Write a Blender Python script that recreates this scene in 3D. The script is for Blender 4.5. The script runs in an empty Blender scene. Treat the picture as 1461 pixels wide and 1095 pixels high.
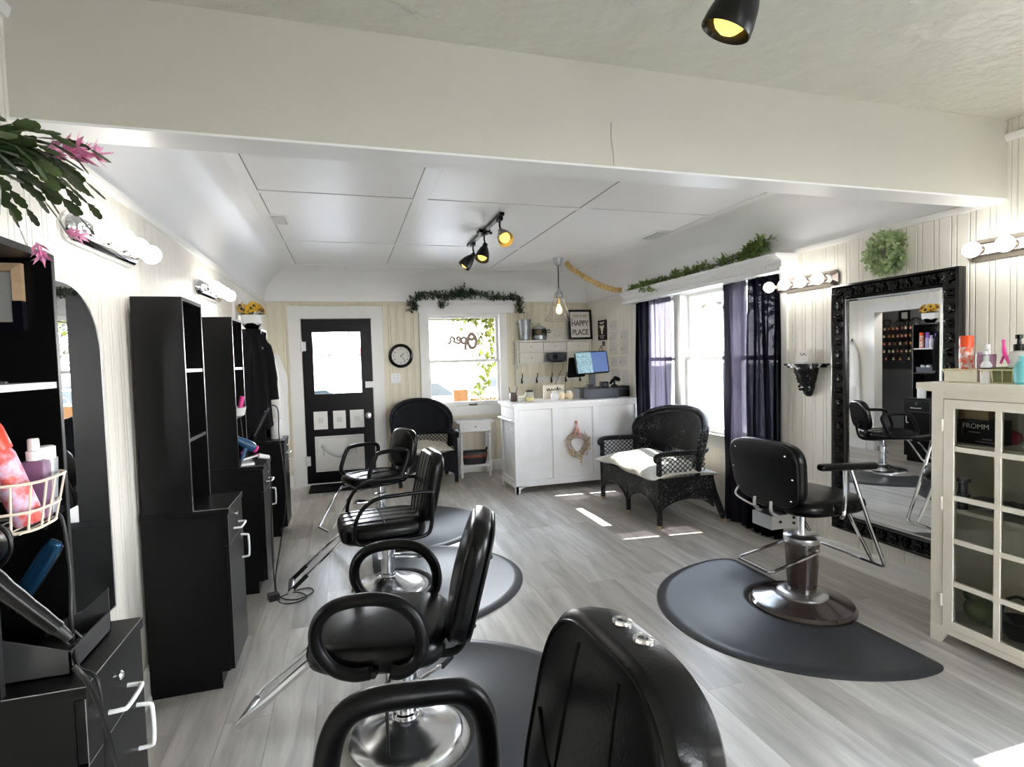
EXPO, SKY, SUN = 3.65, 3.5, 9.0
import bpy, bmesh, math, random
from mathutils import Vector, Matrix
S = bpy.context.scene
COL = S.collection
PI = math.pi
rnd = random.Random(7)
I4 = Matrix.Identity(4)
T = Matrix.Translation
def RX(a): return Matrix.Rotation(math.radians(a), 4, 'X')
def RY(a): return Matrix.Rotation(math.radians(a), 4, 'Y')
def RZ(a): return Matrix.Rotation(math.radians(a), 4, 'Z')

# ---------------------------------------------------------------- materials
M = {}
def mat(name, col, rough=.5, metal=0., bump=None, var=None, emit=None, trans=0., spec=.5, coat=0., alpha=1., sheen=0.):
    m = bpy.data.materials.new(name); m.use_nodes = True
    nt = m.node_tree; p = nt.nodes['Principled BSDF']
    c = (*col, 1)
    p.inputs['Base Color'].default_value = c
    p.inputs['Roughness'].default_value = rough
    p.inputs['Metallic'].default_value = metal
    p.inputs['Specular IOR Level'].default_value = spec
    p.inputs['Coat Weight'].default_value = coat
    p.inputs['Coat Roughness'].default_value = .15
    p.inputs['Transmission Weight'].default_value = trans
    p.inputs['Alpha'].default_value = alpha
    if sheen: p.inputs['Sheen Weight'].default_value = sheen
    if emit:
        p.inputs['Emission Color'].default_value = (*emit[0], 1)
        p.inputs['Emission Strength'].default_value = emit[1]
    if bump or var:
        tc = nt.nodes.new('ShaderNodeTexCoord')
    if var:                                   # (scale, second colour, amount, stretch)
        n = nt.nodes.new('ShaderNodeTexNoise'); n.inputs['Scale'].default_value = var[0]; n.inputs['Detail'].default_value = 5
        mp = nt.nodes.new('ShaderNodeMapping')
        if len(var) > 3: mp.inputs['Scale'].default_value = var[3]
        nt.links.new(tc.outputs['Object'], mp.inputs[0]); nt.links.new(mp.outputs[0], n.inputs['Vector'])
        r = nt.nodes.new('ShaderNodeMapRange'); r.inputs[1].default_value = .5 - var[2]; r.inputs[2].default_value = .5 + var[2]
        nt.links.new(n.outputs[0], r.inputs[0])
        mx = nt.nodes.new('ShaderNodeMix'); mx.data_type = 'RGBA'
        mx.inputs[6].default_value = c; mx.inputs[7].default_value = (*var[1], 1)
        nt.links.new(r.outputs[0], mx.inputs[0]); nt.links.new(mx.outputs[2], p.inputs['Base Color'])
    if bump:                                  # (scale, strength[, distance])
        n = nt.nodes.new('ShaderNodeTexNoise'); n.inputs['Scale'].default_value = bump[0]; n.inputs['Detail'].default_value = 4
        nt.links.new(tc.outputs['Object'], n.inputs['Vector'])
        b = nt.nodes.new('ShaderNodeBump'); b.inputs['Strength'].default_value = bump[1]
        b.inputs['Distance'].default_value = bump[2] if len(bump) > 2 else .01
        nt.links.new(n.outputs[0], b.inputs['Height']); nt.links.new(b.outputs[0], p.inputs['Normal'])
    M[name] = m
    return m

def nodes(name):
    m = M[name]; return m, m.node_tree, m.node_tree.nodes['Principled BSDF']
def N(nt, t, **kw):
    n = nt.nodes.new(t)
    for k, v in kw.items(): setattr(n, k, v)
    return n
def math_node(nt, op, a, b=None):
    n = nt.nodes.new('ShaderNodeMath'); n.operation = op
    for i, v in enumerate((a, b)):
        if v is None: continue
        if isinstance(v, (int, float)): n.inputs[i].default_value = v
        else: nt.links.new(v, n.inputs[i])
    return n.outputs[0]

def beadboard(name, col, axis, period=.094, rough=.4):
    """painted tongue and groove boarding: narrow grooves by bump"""
    mat(name, col, rough)
    m, nt, p = nodes(name)
    tc = N(nt, 'ShaderNodeTexCoord'); sx = N(nt, 'ShaderNodeSeparateXYZ')
    nt.links.new(tc.outputs['Object'], sx.inputs[0])
    a = sx.outputs[axis]
    f = math_node(nt, 'FRACT', math_node(nt, 'DIVIDE', a, period))
    def groove(c, w):
        d = math_node(nt, 'ABSOLUTE', math_node(nt, 'SUBTRACT', f, c))
        r = N(nt, 'ShaderNodeMapRange', interpolation_type='SMOOTHSTEP'); r.inputs[1].default_value = 0; r.inputs[2].default_value = w
        nt.links.new(d, r.inputs[0]); return r.outputs[0]
    h = math_node(nt, 'MINIMUM', groove(.32, .05), groove(.62, .06))
    nz = N(nt, 'ShaderNodeTexNoise'); nz.inputs['Scale'].default_value = 14
    nt.links.new(tc.outputs['Object'], nz.inputs['Vector'])
    h2 = math_node(nt, 'ADD', h, math_node(nt, 'MULTIPLY', nz.outputs[0], .25))
    b = N(nt, 'ShaderNodeBump'); b.inputs['Strength'].default_value = .9; b.inputs['Distance'].default_value = .0045
    nt.links.new(h2, b.inputs['Height']); nt.links.new(b.outputs[0], p.inputs['Normal'])

def floor_material():
    mat('floor', (.4, .38, .35), .3)
    m, nt, p = nodes('floor')
    tc = N(nt, 'ShaderNodeTexCoord'); sx = N(nt, 'ShaderNodeSeparateXYZ'); cx = N(nt, 'ShaderNodeCombineXYZ')
    nt.links.new(tc.outputs['Object'], sx.inputs[0])
    nt.links.new(sx.outputs[1], cx.inputs[0]); nt.links.new(sx.outputs[0], cx.inputs[1])
    br = N(nt, 'ShaderNodeTexBrick', offset=.37); br.inputs['Scale'].default_value = 1
    br.inputs['Brick Width'].default_value = 1.22; br.inputs['Row Height'].default_value = .18
    br.inputs['Mortar Size'].default_value = .0016; br.inputs['Mortar Smooth'].default_value = .2
    br.inputs['Color1'].default_value = (.40, .375, .34, 1); br.inputs['Color2'].default_value = (.60, .575, .54, 1)
    br.inputs['Mortar'].default_value = (.36, .34, .31, 1)
    nt.links.new(cx.outputs[0], br.inputs['Vector'])
    def grain(sc, stretch, lo, hi, det=6):
        mp = N(nt, 'ShaderNodeMapping'); mp.inputs['Scale'].default_value = stretch
        n = N(nt, 'ShaderNodeTexNoise'); n.inputs['Scale'].default_value = sc; n.inputs['Detail'].default_value = det
        n.inputs['Distortion'].default_value = .6
        # every row of planks gets its own grain: shift by the brick colour
        ad = N(nt, 'ShaderNodeVectorMath', operation='ADD')
        sc_ = N(nt, 'ShaderNodeVectorMath', operation='SCALE'); sc_.inputs['Scale'].default_value = 23
        nt.links.new(br.outputs['Color'], sc_.inputs[0])
        nt.links.new(cx.outputs[0], ad.inputs[0]); nt.links.new(sc_.outputs[0], ad.inputs[1])
        nt.links.new(ad.outputs[0], mp.inputs[0]); nt.links.new(mp.outputs[0], n.inputs['Vector'])
        r = N(nt, 'ShaderNodeMapRange'); r.inputs[1].default_value = .3; r.inputs[2].default_value = .7
        r.inputs[3].default_value = lo; r.inputs[4].default_value = hi
        nt.links.new(n.outputs[0], r.inputs[0]); return r.outputs[0]
    g = math_node(nt, 'MULTIPLY', grain(2.2, (.9, 7, 1), .70, 1.16), grain(30, (.5, 14, 1), .93, 1.05, 2))
    mx = N(nt, 'ShaderNodeVectorMath', operation='SCALE')
    nt.links.new(br.outputs['Color'], mx.inputs[0]); nt.links.new(g, mx.inputs['Scale'])
    nt.links.new(mx.outputs[0], p.inputs['Base Color'])
    b = N(nt, 'ShaderNodeBump'); b.inputs['Strength'].default_value = .15; b.inputs['Distance'].default_value = .002
    nt.links.new(g, b.inputs['Height']); nt.links.new(b.outputs[0], p.inputs['Normal'])
    p.inputs['Roughness'].default_value = .34

def wicker_material(name, col, worn):
    """painted cane: woven bump, paint rubbed off on the high spots"""
    mat(name, col, .36, spec=.3)
    m, nt, p = nodes(name)
    tc = N(nt, 'ShaderNodeTexCoord'); sx = N(nt, 'ShaderNodeSeparateXYZ')
    nt.links.new(tc.outputs['Object'], sx.inputs[0])
    def sw(o, k): return math_node(nt, 'SINE', math_node(nt, 'MULTIPLY', o, k))
    xy = math_node(nt, 'ADD', sx.outputs[0], sx.outputs[1])
    h = math_node(nt, 'ADD', math_node(nt, 'MULTIPLY', sw(xy, 330), sw(sx.outputs[2], 420)), math_node(nt, 'MULTIPLY', sw(xy, 330), .6))
    b = N(nt, 'ShaderNodeBump'); b.inputs['Strength'].default_value = .7; b.inputs['Distance'].default_value = .004
    nt.links.new(h, b.inputs['Height']); nt.links.new(b.outputs[0], p.inputs['Normal'])
    n = N(nt, 'ShaderNodeTexNoise'); n.inputs['Scale'].default_value = 95; n.inputs['Detail'].default_value = 3
    nt.links.new(tc.outputs['Object'], n.inputs['Vector'])
    n2 = N(nt, 'ShaderNodeTexNoise'); n2.inputs['Scale'].default_value = 5
    nt.links.new(tc.outputs['Object'], n2.inputs['Vector'])
    s = math_node(nt, 'ADD', n.outputs[0], math_node(nt, 'MULTIPLY', n2.outputs[0], .5))
    r = N(nt, 'ShaderNodeMapRange'); r.inputs[1].default_value = .87; r.inputs[2].default_value = .94
    nt.links.new(s, r.inputs[0])
    mx = N(nt, 'ShaderNodeMix', data_type='RGBA'); mx.inputs[6].default_value = (*col, 1); mx.inputs[7].default_value = (*worn, 1)
    nt.links.new(r.outputs[0], mx.inputs[0]); nt.links.new(mx.outputs[2], p.inputs['Base Color'])

def fabric_print(name, base, ink, scale=26):
    mat(name, base, .8)
    m, nt, p = nodes(name)
    tc = N(nt, 'ShaderNodeTexCoord')
    v = N(nt, 'ShaderNodeTexVoronoi', feature='DISTANCE_TO_EDGE'); v.inputs['Scale'].default_value = scale
    n = N(nt, 'ShaderNodeTexNoise'); n.inputs['Scale'].default_value = 9
    ad = N(nt, 'ShaderNodeVectorMath', operation='ADD')
    nt.links.new(tc.outputs['Object'], n.inputs['Vector']); nt.links.new(tc.outputs['Object'], ad.inputs[0]); nt.links.new(n.outputs['Color'], ad.inputs[1])
    nt.links.new(ad.outputs[0], v.inputs['Vector'])
    r = N(nt, 'ShaderNodeMapRange'); r.inputs[1].default_value = .03; r.inputs[2].default_value = .09
    nt.links.new(v.outputs['Distance'], r.inputs[0])
    mx = N(nt, 'ShaderNodeMix', data_type='RGBA'); mx.inputs[6].default_value = (*ink, 1); mx.inputs[7].default_value = (*base, 1)
    nt.links.new(r.outputs[0], mx.inputs[0]); nt.links.new(mx.outputs[2], p.inputs['Base Color'])

def sheer(name, col, opacity, tint=(1, 1, 1)):
    m = bpy.data.materials.new(name); m.use_nodes = True; nt = m.node_tree
    nt.nodes.remove(nt.nodes['Principled BSDF']); out = nt.nodes['Material Output']
    d = N(nt, 'ShaderNodeBsdfDiffuse'); d.inputs[0].default_value = (*col, 1)
    t = N(nt, 'ShaderNodeBsdfTranslucent'); t.inputs[0].default_value = (*col, 1)
    tr = N(nt, 'ShaderNodeBsdfTransparent'); tr.inputs[0].default_value = (*tint, 1)
    a = N(nt, 'ShaderNodeMixShader'); a.inputs[0].default_value = .5
    b = N(nt, 'ShaderNodeMixShader'); b.inputs[0].default_value = opacity
    nt.links.new(d.outputs[0], a.inputs[1]); nt.links.new(t.outputs[0], a.inputs[2])
    nt.links.new(tr.outputs[0], b.inputs[1]); nt.links.new(a.outputs[0], b.inputs[2]); nt.links.new(b.outputs[0], out.inputs[0])
    M[name] = m

def pane_glass(name, tint=(1, 1, 1), refl=.06):
    m = bpy.data.materials.new(name); m.use_nodes = True; nt = m.node_tree
    nt.nodes.remove(nt.nodes['Principled BSDF']); out = nt.nodes['Material Output']
    tr = N(nt, 'ShaderNodeBsdfTransparent'); tr.inputs[0].default_value = (*tint, 1)
    g = N(nt, 'ShaderNodeBsdfGlossy'); g.inputs['Roughness'].default_value = .02
    fr = N(nt, 'ShaderNodeFresnel'); fr.inputs[0].default_value = 1.45
    b = N(nt, 'ShaderNodeMixShader')
    nt.links.new(math_node(nt, 'MULTIPLY', fr.outputs[0], refl / .04), b.inputs[0])
    nt.links.new(tr.outputs[0], b.inputs[1]); nt.links.new(g.outputs[0], b.inputs[2]); nt.links.new(b.outputs[0], out.inputs[0])
    M[name] = m

beadboard('wall_cream', (.88, .85, .77), 1)
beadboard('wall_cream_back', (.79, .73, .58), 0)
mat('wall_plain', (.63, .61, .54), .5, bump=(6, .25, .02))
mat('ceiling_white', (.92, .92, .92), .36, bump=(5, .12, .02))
mat('ceiling_front_shaded', (.58, .58, .51), .3, bump=(11, .6, .03))  # cream paint, darkened in colour for the dimmer light on the front ceiling
mat('white_trim', (.85, .84, .81), .35, bump=(20, .05))
mat('shelf_white', (.74, .72, .65), .4)
mat('white_gloss', (.86, .86, .86), .3)
mat('white_chalk', (.85, .85, .86), .5, var=(7, (.80, .79, .77), .2), bump=(30, .06))
mat('cream_paint', (.86, .83, .74), .4, var=(9, (.82, .78, .67), .2), bump=(25, .15))
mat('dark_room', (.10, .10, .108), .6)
floor_material()
mat('black_laminate', (.003, .003, .0033), .34, bump=(120, .08, .003), spec=.22)
mat('edge_grey', (.22, .22, .23), .4)
mat('sheet_steel', (.06, .06, .062), .3, .3)
mat('grey_laminate', (.02, .02, .021), .35, bump=(120, .08, .003), spec=.5)
mat('white_edge', (.62, .62, .64), .5)
mat('black_leather', (.002, .002, .0023), .27, bump=(160, .10, .004), spec=.24)
mat('black_vinyl', (.0025, .0025, .003), .36, bump=(120, .12, .004), spec=.2)
mat('black_rubber', (.004, .004, .004), .42, spec=.45)
mat('mat_rubber', (.026, .028, .033), .40, bump=(60, .15, .003), spec=.5)
mat('chrome', (.82, .83, .85), .09, 1)
mat('chrome_satin', (.80, .81, .82), .2, 1)
mat('chrome_soft', (.72, .72, .74), .28, 1)
mat('nickel', (.42, .37, .33), .3, 1)
mat('brass', (.65, .46, .2), .3, 1)
mat('bronze_base', (.035, .024, .02), .16, spec=.7, coat=.4)
mat('galvanised', (.42, .45, .48), .38, .85, var=(12, (.55, .58, .6), .15))
mat('black_metal', (.004, .004, .004), .35, .2)
mat('black_paint', (.0028, .0028, .005), .35, spec=.22, bump=(30, .1))
mat('black_frame', (.0025, .0025, .003), .2, spec=.5)
mat('mirror', (.93, .94, .94), .0, 1)
mat('black_plastic', (.0028, .0028, .003), .3, spec=.25)
mat('grey_plastic', (.06, .067, .09), .4)
mat('charcoal_cloth', (.0045, .0045, .0055), .9, bump=(200, .3, .003), spec=.2)
mat('white_cloth', (.80, .79, .77), .9, bump=(60, .2))
mat('red_plastic', (.85, .055, .02), .35)
mat('orange_red', (.9, .09, .015), .35)
mat('pink_plastic', (.85, .06, .35), .4)
mat('purple_plastic', (.20, .10, .19), .35)
mat('mauve_plastic', (.28, .13, .22), .35)
mat('lilac_plastic', (.55, .5, .8), .4)
mat('violet_plastic', (.32, .12, .62), .4)
mat('white_plastic', (.82, .82, .82), .35)
mat('silver_plastic', (.6, .62, .66), .3, .6)
mat('blue_gloss', (.012, .06, .13), .18, .6)
mat('blue_light', (.018, .07, .16), .3)
mat('turquoise', (.18, .55, .6), .3)
mat('clear_green', (.45, .62, .52), .25, alpha=.55)
mat('clear_white', (.8, .83, .8), .2, alpha=.5)
mat('olive_box', (.22, .24, .10), .4, alpha=.85)
mat('wire_cream', (.75, .66, .55), .4)
mat('wire_yellow', (.72, .66, .42), .4)
mat('tan_wood', (.46, .33, .2), .55, var=(8, (.36, .25, .15), .2, (1, 1, 8)))
mat('gap_dark', (.16, .16, .15), .8)
mat('paper', (.75, .74, .70), .6)
mat('paper_cream', (.80, .75, .62), .7)
mat('ink', (.03, .03, .03), .6)
mat('ink_grey', (.35, .35, .34), .7)
mat('gold_cloth', (.62, .43, .17), .7, bump=(50, .3))
mat('leaf_dark', (.03, .065, .035), .5, var=(20, (.06, .11, .06), .2))
mat('leaf_blue', (.05, .08, .075), .6)
mat('leaf_green', (.14, .25, .06), .5, var=(30, (.30, .40, .10), .2))
mat('leaf_pale', (.50, .60, .32), .5, var=(30, (.28, .42, .18), .2))
mat('cactus_green', (.035, .075, .025), .4, var=(16, (.07, .10, .03), .2))
mat('flower_pink', (.86, .22, .52), .5, var=(30, (.92, .5, .68), .2))
mat('flower_yellow', (.85, .48, .02), .6, var=(40, (.9, .62, .06), .2))
mat('twig', (.42, .32, .24), .8)
mat('berry_gold', (.55, .36, .08), .5)
mat('ribbon_red', (.45, .12, .07), .6, var=(18, (.7, .35, .25), .2))
mat('bag_dark', (.02, .017, .018), .6)
mat('bag_rust', (.33, .09, .04), .7, var=(18, (.12, .04, .03), .2))
mat('candle_cream', (.85, .72, .48), .5)
mat('yellow_wax', (.85, .72, .2), .4)
mat('brown_cup', (.10, .065, .055), .5)
mat('jar_glass', (.85, .88, .86), .05, trans=0, alpha=.25, spec=.8)
mat('pot_white', (.78, .77, .72), .15, bump=(55, .9, .02), spec=.8)
mat('screen_blue', (.02, .03, .06), .25, emit=((.10, .17, .38), .08))
mat('screen_light', (.03, .06, .07), .25, var=(55, (.22, .36, .40), .12), emit=((.30, .46, .52), .06))
mat('bulb_lit', (1, 1, 1), .3, emit=((1, .95, .88), 1.25))
mat('fill_globe_lit', (1, 1, 1), .4, emit=((1, .93, .82), 12))
mat('bulb_warm', (1, .8, .4), .3, emit=((1, .66, .25), .35))
mat('spot_glow', (1, .7, .25), .3, emit=((1, .62, .12), .16))
mat('amber_inside', (.55, .35, .12), .35, .5)
mat('carton_tan', (.55, .42, .25), .6)
mat('dark_red', (.35, .03, .05), .5)
mat('dull_green', (.12, .16, .05), .6)
mat('floral_can', (.75, .55, .75), .35, var=(34, (.75, .12, .1), .08))
mat('orange_can', (.85, .75, .72), .35, var=(60, (.85, .16, .06), .07))
wicker_material('wicker_black', (.0045, .0048, .006), (.34, .34, .34))
wicker_material('wicker_navy', (.0028, .0033, .0065), (.04, .045, .06))
fabric_print('cushion_print', (.72, .69, .60), (.20, .18, .14), 24)
fabric_print('cushion_cream', (.80, .78, .70), (.48, .46, .40), 16)
sheer('curtain_sheer', (.028, .025, .038), .935, (.90, .85, 1.0))
sheer('curtain_dense', (.004, .0038, .006), .988, (.85, .85, 1.0))
pane_glass('window_glass', (1, 1, 1), .03)
pane_glass('cabinet_glass', (.97, .98, .96), .04)
mat('asphalt', (.11, .11, .115), .8)
mat('car_teal', (.010, .032, .033), .3)
mat('car_white', (.05, .05, .052), .3)
mat('car_blue', (.020, .026, .034), .3)
mat('car_glass', (.010, .014, .016), .1)
mat('red_wood', (.07, .012, .010), .7)
mat('roof_red', (.08, .0145, .013), .7)
mat('siding_pale', (.20, .19, .16), .7)
mat('leaf_lime', (.15, .17, .006), .6)
mat('leaf_tree', (.018, .024, .012), .7)
mat('bark', (.18, .13, .1), .8)
mat('orange_paper', (.15, .06, .012), .7)
mat('marigold', (.15, .065, .006), .7)
mat('fence_white', (.5, .5, .48), .6)
mat('stripe_red', (.16, .02, .016), .6)
mat('sign_rose', (.50, .36, .30), .6)

# ---------------------------------------------------------------- mesh tools
def B(): return bmesh.new()
def vs(bm, pts, X=I4): return [bm.verts.new(X @ Vector(p)) for p in pts]
def face(bm, v):
    try: return bm.faces.new(v)
    except ValueError: return None
def box(bm, x0, x1, y0, y1, z0, z1, X=I4):
    v = vs(bm, [(x0,y0,z0),(x1,y0,z0),(x1,y1,z0),(x0,y1,z0),(x0,y0,z1),(x1,y0,z1),(x1,y1,z1),(x0,y1,z1)], X)
    for f in ((0,3,2,1),(4,5,6,7),(0,1,5,4),(1,2,6,5),(2,3,7,6),(3,0,4,7)): bm.faces.new([v[i] for i in f])
    return bm
def catmull(pts, k=6, closed=False):
    P = [Vector(p) for p in pts]; n = len(P); out = []
    for i in range(n if closed else n - 1):
        a, b, c, d = (P[(i-1) % n], P[i], P[(i+1) % n], P[(i+2) % n]) if closed else (P[max(i-1,0)], P[i], P[i+1], P[min(i+2,n-1)])
        for j in range(k):
            t = j / k
            out.append(.5*((2*b)+(-a+c)*t+(2*a-5*b+4*c-d)*t*t+(-a+3*b-3*c+d)*t**3))
    if not closed: out.append(P[-1])
    return out
def tube(bm, pts, r, n=10, closed=False, k=0, X=I4, flat=1.0):
    P = [Vector(p) for p in pts]
    if k: P = catmull(P, k, closed)
    m = len(P); R = r if isinstance(r, (list, tuple)) else None
    tg = []
    for i in range(m):
        a = P[(i-1) % m] if (closed or i) else P[0]; b = P[(i+1) % m] if (closed or i < m-1) else P[-1]
        d = b - a; tg.append(d.normalized() if d.length > 1e-9 else Vector((0,0,1)))
    u = tg[0].orthogonal().normalized()
    rings = []
    for i in range(m):
        t = tg[i]; u = (u - t*u.dot(t)); u = u.normalized() if u.length > 1e-6 else t.orthogonal().normalized()
        w = t.cross(u)
        rr = R[min(int(i*len(R)/m), len(R)-1)] if R and len(R) != m else (R[i] if R else r)
        rings.append(vs(bm, [P[i] + u*(rr*math.cos(2*PI*j/n)) + w*(rr*flat*math.sin(2*PI*j/n)) for j in range(n)], X))
    for i in range(m if closed else m-1):
        A, Bq = rings[i], rings[(i+1) % m]
        for j in range(n): face(bm, (A[j], A[(j+1) % n], Bq[(j+1) % n], Bq[j]))
    if not closed:
        face(bm, rings[0][::-1]); face(bm, rings[-1])
    return bm
def loops(bm, L, cap0=True, cap1=True, closed=True, X=I4):
    rings = [vs(bm, l, X) for l in L]; n = len(rings[0])
    for A, Bq in zip(rings, rings[1:]):
        for j in range(n if closed else n-1): face(bm, (A[j], A[(j+1) % n], Bq[(j+1) % n], Bq[j]))
    if cap0: face(bm, rings[0][::-1])
    if cap1: face(bm, rings[-1])
    return bm
def lathe(bm, prof, n=24, X=I4, cap=True):
    prof = [(max(r, 1e-4), z) for r, z in prof]
    return loops(bm, [[(r*math.cos(2*PI*j/n), r*math.sin(2*PI*j/n), z) for j in range(n)] for r, z in prof], cap0=cap, cap1=cap, X=X)
def extr(bm, poly, d, X=I4):
    a = vs(bm, [(x, y, 0) for x, y in poly], X); b = vs(bm, [(x, y, d) for x, y in poly], X)
    n = len(poly); face(bm, a[::-1]); face(bm, b)
    for j in range(n): face(bm, (a[j], a[(j+1) % n], b[(j+1) % n], b[j]))
    return bm
def sphere(bm, c, r, n=12, X=I4, sz=1.0):
    c = Vector(c); m = max(n//2, 4)
    return loops(bm, [[(c.x + r*math.sin(PI*i/m)*math.cos(2*PI*j/n), c.y + r*math.sin(PI*i/m)*math.sin(2*PI*j/n), c.z - sz*r*math.cos(PI*i/m)) for j in range(n)]
                      for i in [0.12] + list(range(1, m)) + [m-.12]], X=X)
def spw(v, e): return math.copysign(abs(v)**e, v)
def pad(bm, hw, hh, t, X=I4, e=5, r=None, dome=0., dome2=0., n=48, taper=0., top=None):
    """upholstered pad in local XY, thickness along Z"""
    r = r or t/2; r = min(r, t/2)
    L = []
    def ring(s, ins, z, tp=None):
        o = []
        for j in range(n):
            a = 2*PI*j/n; c, q = math.cos(a), math.sin(a)
            x = (hw-ins)*spw(c, 2/e)*s; y = (hh-ins)*spw(q, 2/e)*s
            x *= 1 - taper*(y/hh)
            zz = z + (tp(x, y) if tp else 0)
            o.append((x, y, zz))
        L.append(o)
    for s in (.12, .45, .75, .92): ring(s, r, -t/2 - dome2*(1-s*s))
    for k in range(7):
        a = -PI/2 + PI*k/6
        zc = (t/2 - r)*(1 if a > 0 else -1 if a < 0 else 0)
        ring(1, r*(1-math.cos(a)), zc + r*math.sin(a))
    for s in (.95, .85, .7, .5, .3, .12): ring(s, r, t/2 + dome*(1-s*s), top)
    return loops(bm, L, X=X)
def pillow(bm, hx, hy, h, X=I4, n=16, wav=.0, sag=None, seed=1):
    q = random.Random(seed); ph = [q.uniform(0, 6) for _ in range(4)]
    def pt(u, v, sg):
        k = ((1-u*u)*(1-v*v))**.42
        pinch = 1 - .06*(1-abs(u*v))*0 + .05*abs(u*v)
        w = wav*(math.sin(5*u+ph[0])+math.sin(6*v+ph[1]) + math.sin(9*u*v+ph[2]))
        z = sg*(h*k*.5) + w*k + (sag(u, v) if sag else 0)
        return (u*hx*pinch*(1-.04*(1-v*v)*0), v*hy*pinch, z)
    for sg in (1, -1):
        G = [[bm.verts.new(X @ Vector(pt(-1+2*i/n, -1+2*j/n, sg))) for j in range(n+1)] for i in range(n+1)]
        for i in range(n):
            for j in range(n):
                f = (G[i][j], G[i+1][j], G[i+1][j+1], G[i][j+1]); face(bm, f if sg > 0 else f[::-1])
    bmesh.ops.remove_doubles(bm, verts=bm.verts, dist=1e-4)
    return bm
def sheet(bm, fn, nu, nv, closed_u=False):
    G = [[bm.verts.new(fn(i/nu, j/nv)) for j in range(nv+1)] for i in range(nu + (0 if closed_u else 1))]
    for i in range(nu):
        A, Bq = G[i], G[(i+1) % len(G)]
        for j in range(nv): face(bm, (A[j], Bq[j], Bq[j+1], A[j+1]))
    return bm
def leaf(bm, p, d, up, l, w):
    d = d.normalized(); s = d.cross(up); s = s.normalized() if s.length > 1e-5 else d.orthogonal().normalized(); nn = s.cross(d)
    a = bm.verts.new(p); b = bm.verts.new(p + d*l*.45 + s*w*.5 + nn*w*.12); c = bm.verts.new(p + d*l); e = bm.verts.new(p + d*l*.45 - s*w*.5 + nn*w*.12)
    m = bm.verts.new(p + d*l*.5)
    face(bm, (a, b, m)); face(bm, (b, c, m)); face(bm, (c, e, m)); face(bm, (e, a, m))
def rv(q): 
    v = Vector((q.gauss(0,1), q.gauss(0,1), q.gauss(0,1))); return v.normalized()

def mesh_of(bm, name, material, smooth=True, bev=0., ang=38):
    if bev:
        ed = [e for e in bm.edges if len(e.link_faces) == 2 and e.calc_face_angle(0) > .6]
        bmesh.ops.bevel(bm, geom=ed, offset=bev, segments=2, affect='EDGES', clamp_overlap=True)
    bmesh.ops.recalc_face_normals(bm, faces=bm.faces)
    me = bpy.data.meshes.new(name); bm.to_mesh(me); bm.free()
    if smooth and len(me.polygons):
        me.polygons.foreach_set('use_smooth', [True]*len(me.polygons)); me.set_sharp_from_angle(angle=math.radians(ang))
    for x in (material if isinstance(material, (list, tuple)) else [material]): me.materials.append(M[x])
    return me
def obj(name, bm, material, parent=None, smooth=True, bev=0., X=None, label=None, ang=38):
    o = bpy.data.objects.new(name, mesh_of(bm, name, material, smooth, bev, ang)); COL.objects.link(o)
    if parent is not None: o.parent = parent
    if X is not None: o.matrix_local = X
    if label: o['label'] = label
    return o
def tag(o, label, cat, group=None, kind=None):
    o['label'] = label; o['category'] = cat
    if group: o['group'] = group
    if kind: o['kind'] = kind
    return o
def thing(name, label, cat, loc=(0,0,0), rz=0, group=None, rot=None):
    o = bpy.data.objects.new(name, None); COL.objects.link(o); o.empty_display_size = .1
    o.location = loc; o.rotation_euler = rot if rot else (0, 0, math.radians(rz))
    return tag(o, label, cat, group)
def single(name, bm, material, label, cat, loc=(0,0,0), rz=0, group=None, rot=None, **k):
    o = obj(name, bm, material, None, **k); o.location = loc; o.rotation_euler = rot if rot else (0,0,math.radians(rz))
    return tag(o, label, cat, group)
def struct(name, bm, material, parent=None, **k):
    o = obj(name, bm, material, parent, **k)
    if parent is None: o['kind'] = 'structure'
    return o
def dup(root, loc, rz=0, label=None, group=None, rot=None):
    r = root.copy(); COL.objects.link(r); r.location = loc; r.scale = (1, 1, 1)
    r.rotation_euler = rot if rot else (0, 0, math.radians(rz))
    if label: r['label'] = label
    if group: r['group'] = group
    for ch in list(root.children):
        c = ch.copy(); COL.objects.link(c); c.parent = r
        for g in list(ch.children):
            d = g.copy(); COL.objects.link(d); d.parent = c
    return r
def text(name, body, size, depth, material, parent, X, align='CENTER', bold=0.):
    cu = bpy.data.curves.new(name, 'FONT'); cu.body = body; cu.size = size; cu.extrude = depth; cu.align_x = align; cu.align_y = 'CENTER'; cu.offset = bold
    t = bpy.data.objects.new(name, cu); COL.objects.link(t); bpy.context.view_layer.update()
    me = bpy.data.meshes.new_from_object(t.evaluated_get(bpy.context.evaluated_depsgraph_get()))
    bpy.data.objects.remove(t); me.materials.clear(); me.materials.append(M[material])
    o = bpy.data.objects.new(name, me); COL.objects.link(o); o.parent = parent; o.matrix_local = X
    return o
# ---------------------------------------------------------------- the room
XL, XR, YB, YF, ZC, ZW = -.905, 3.2, 7.0, -2.6, 2.58, 2.21
BY0, BY1 = 1.955, 2.09                        # the dropped beam between front and back room

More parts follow.
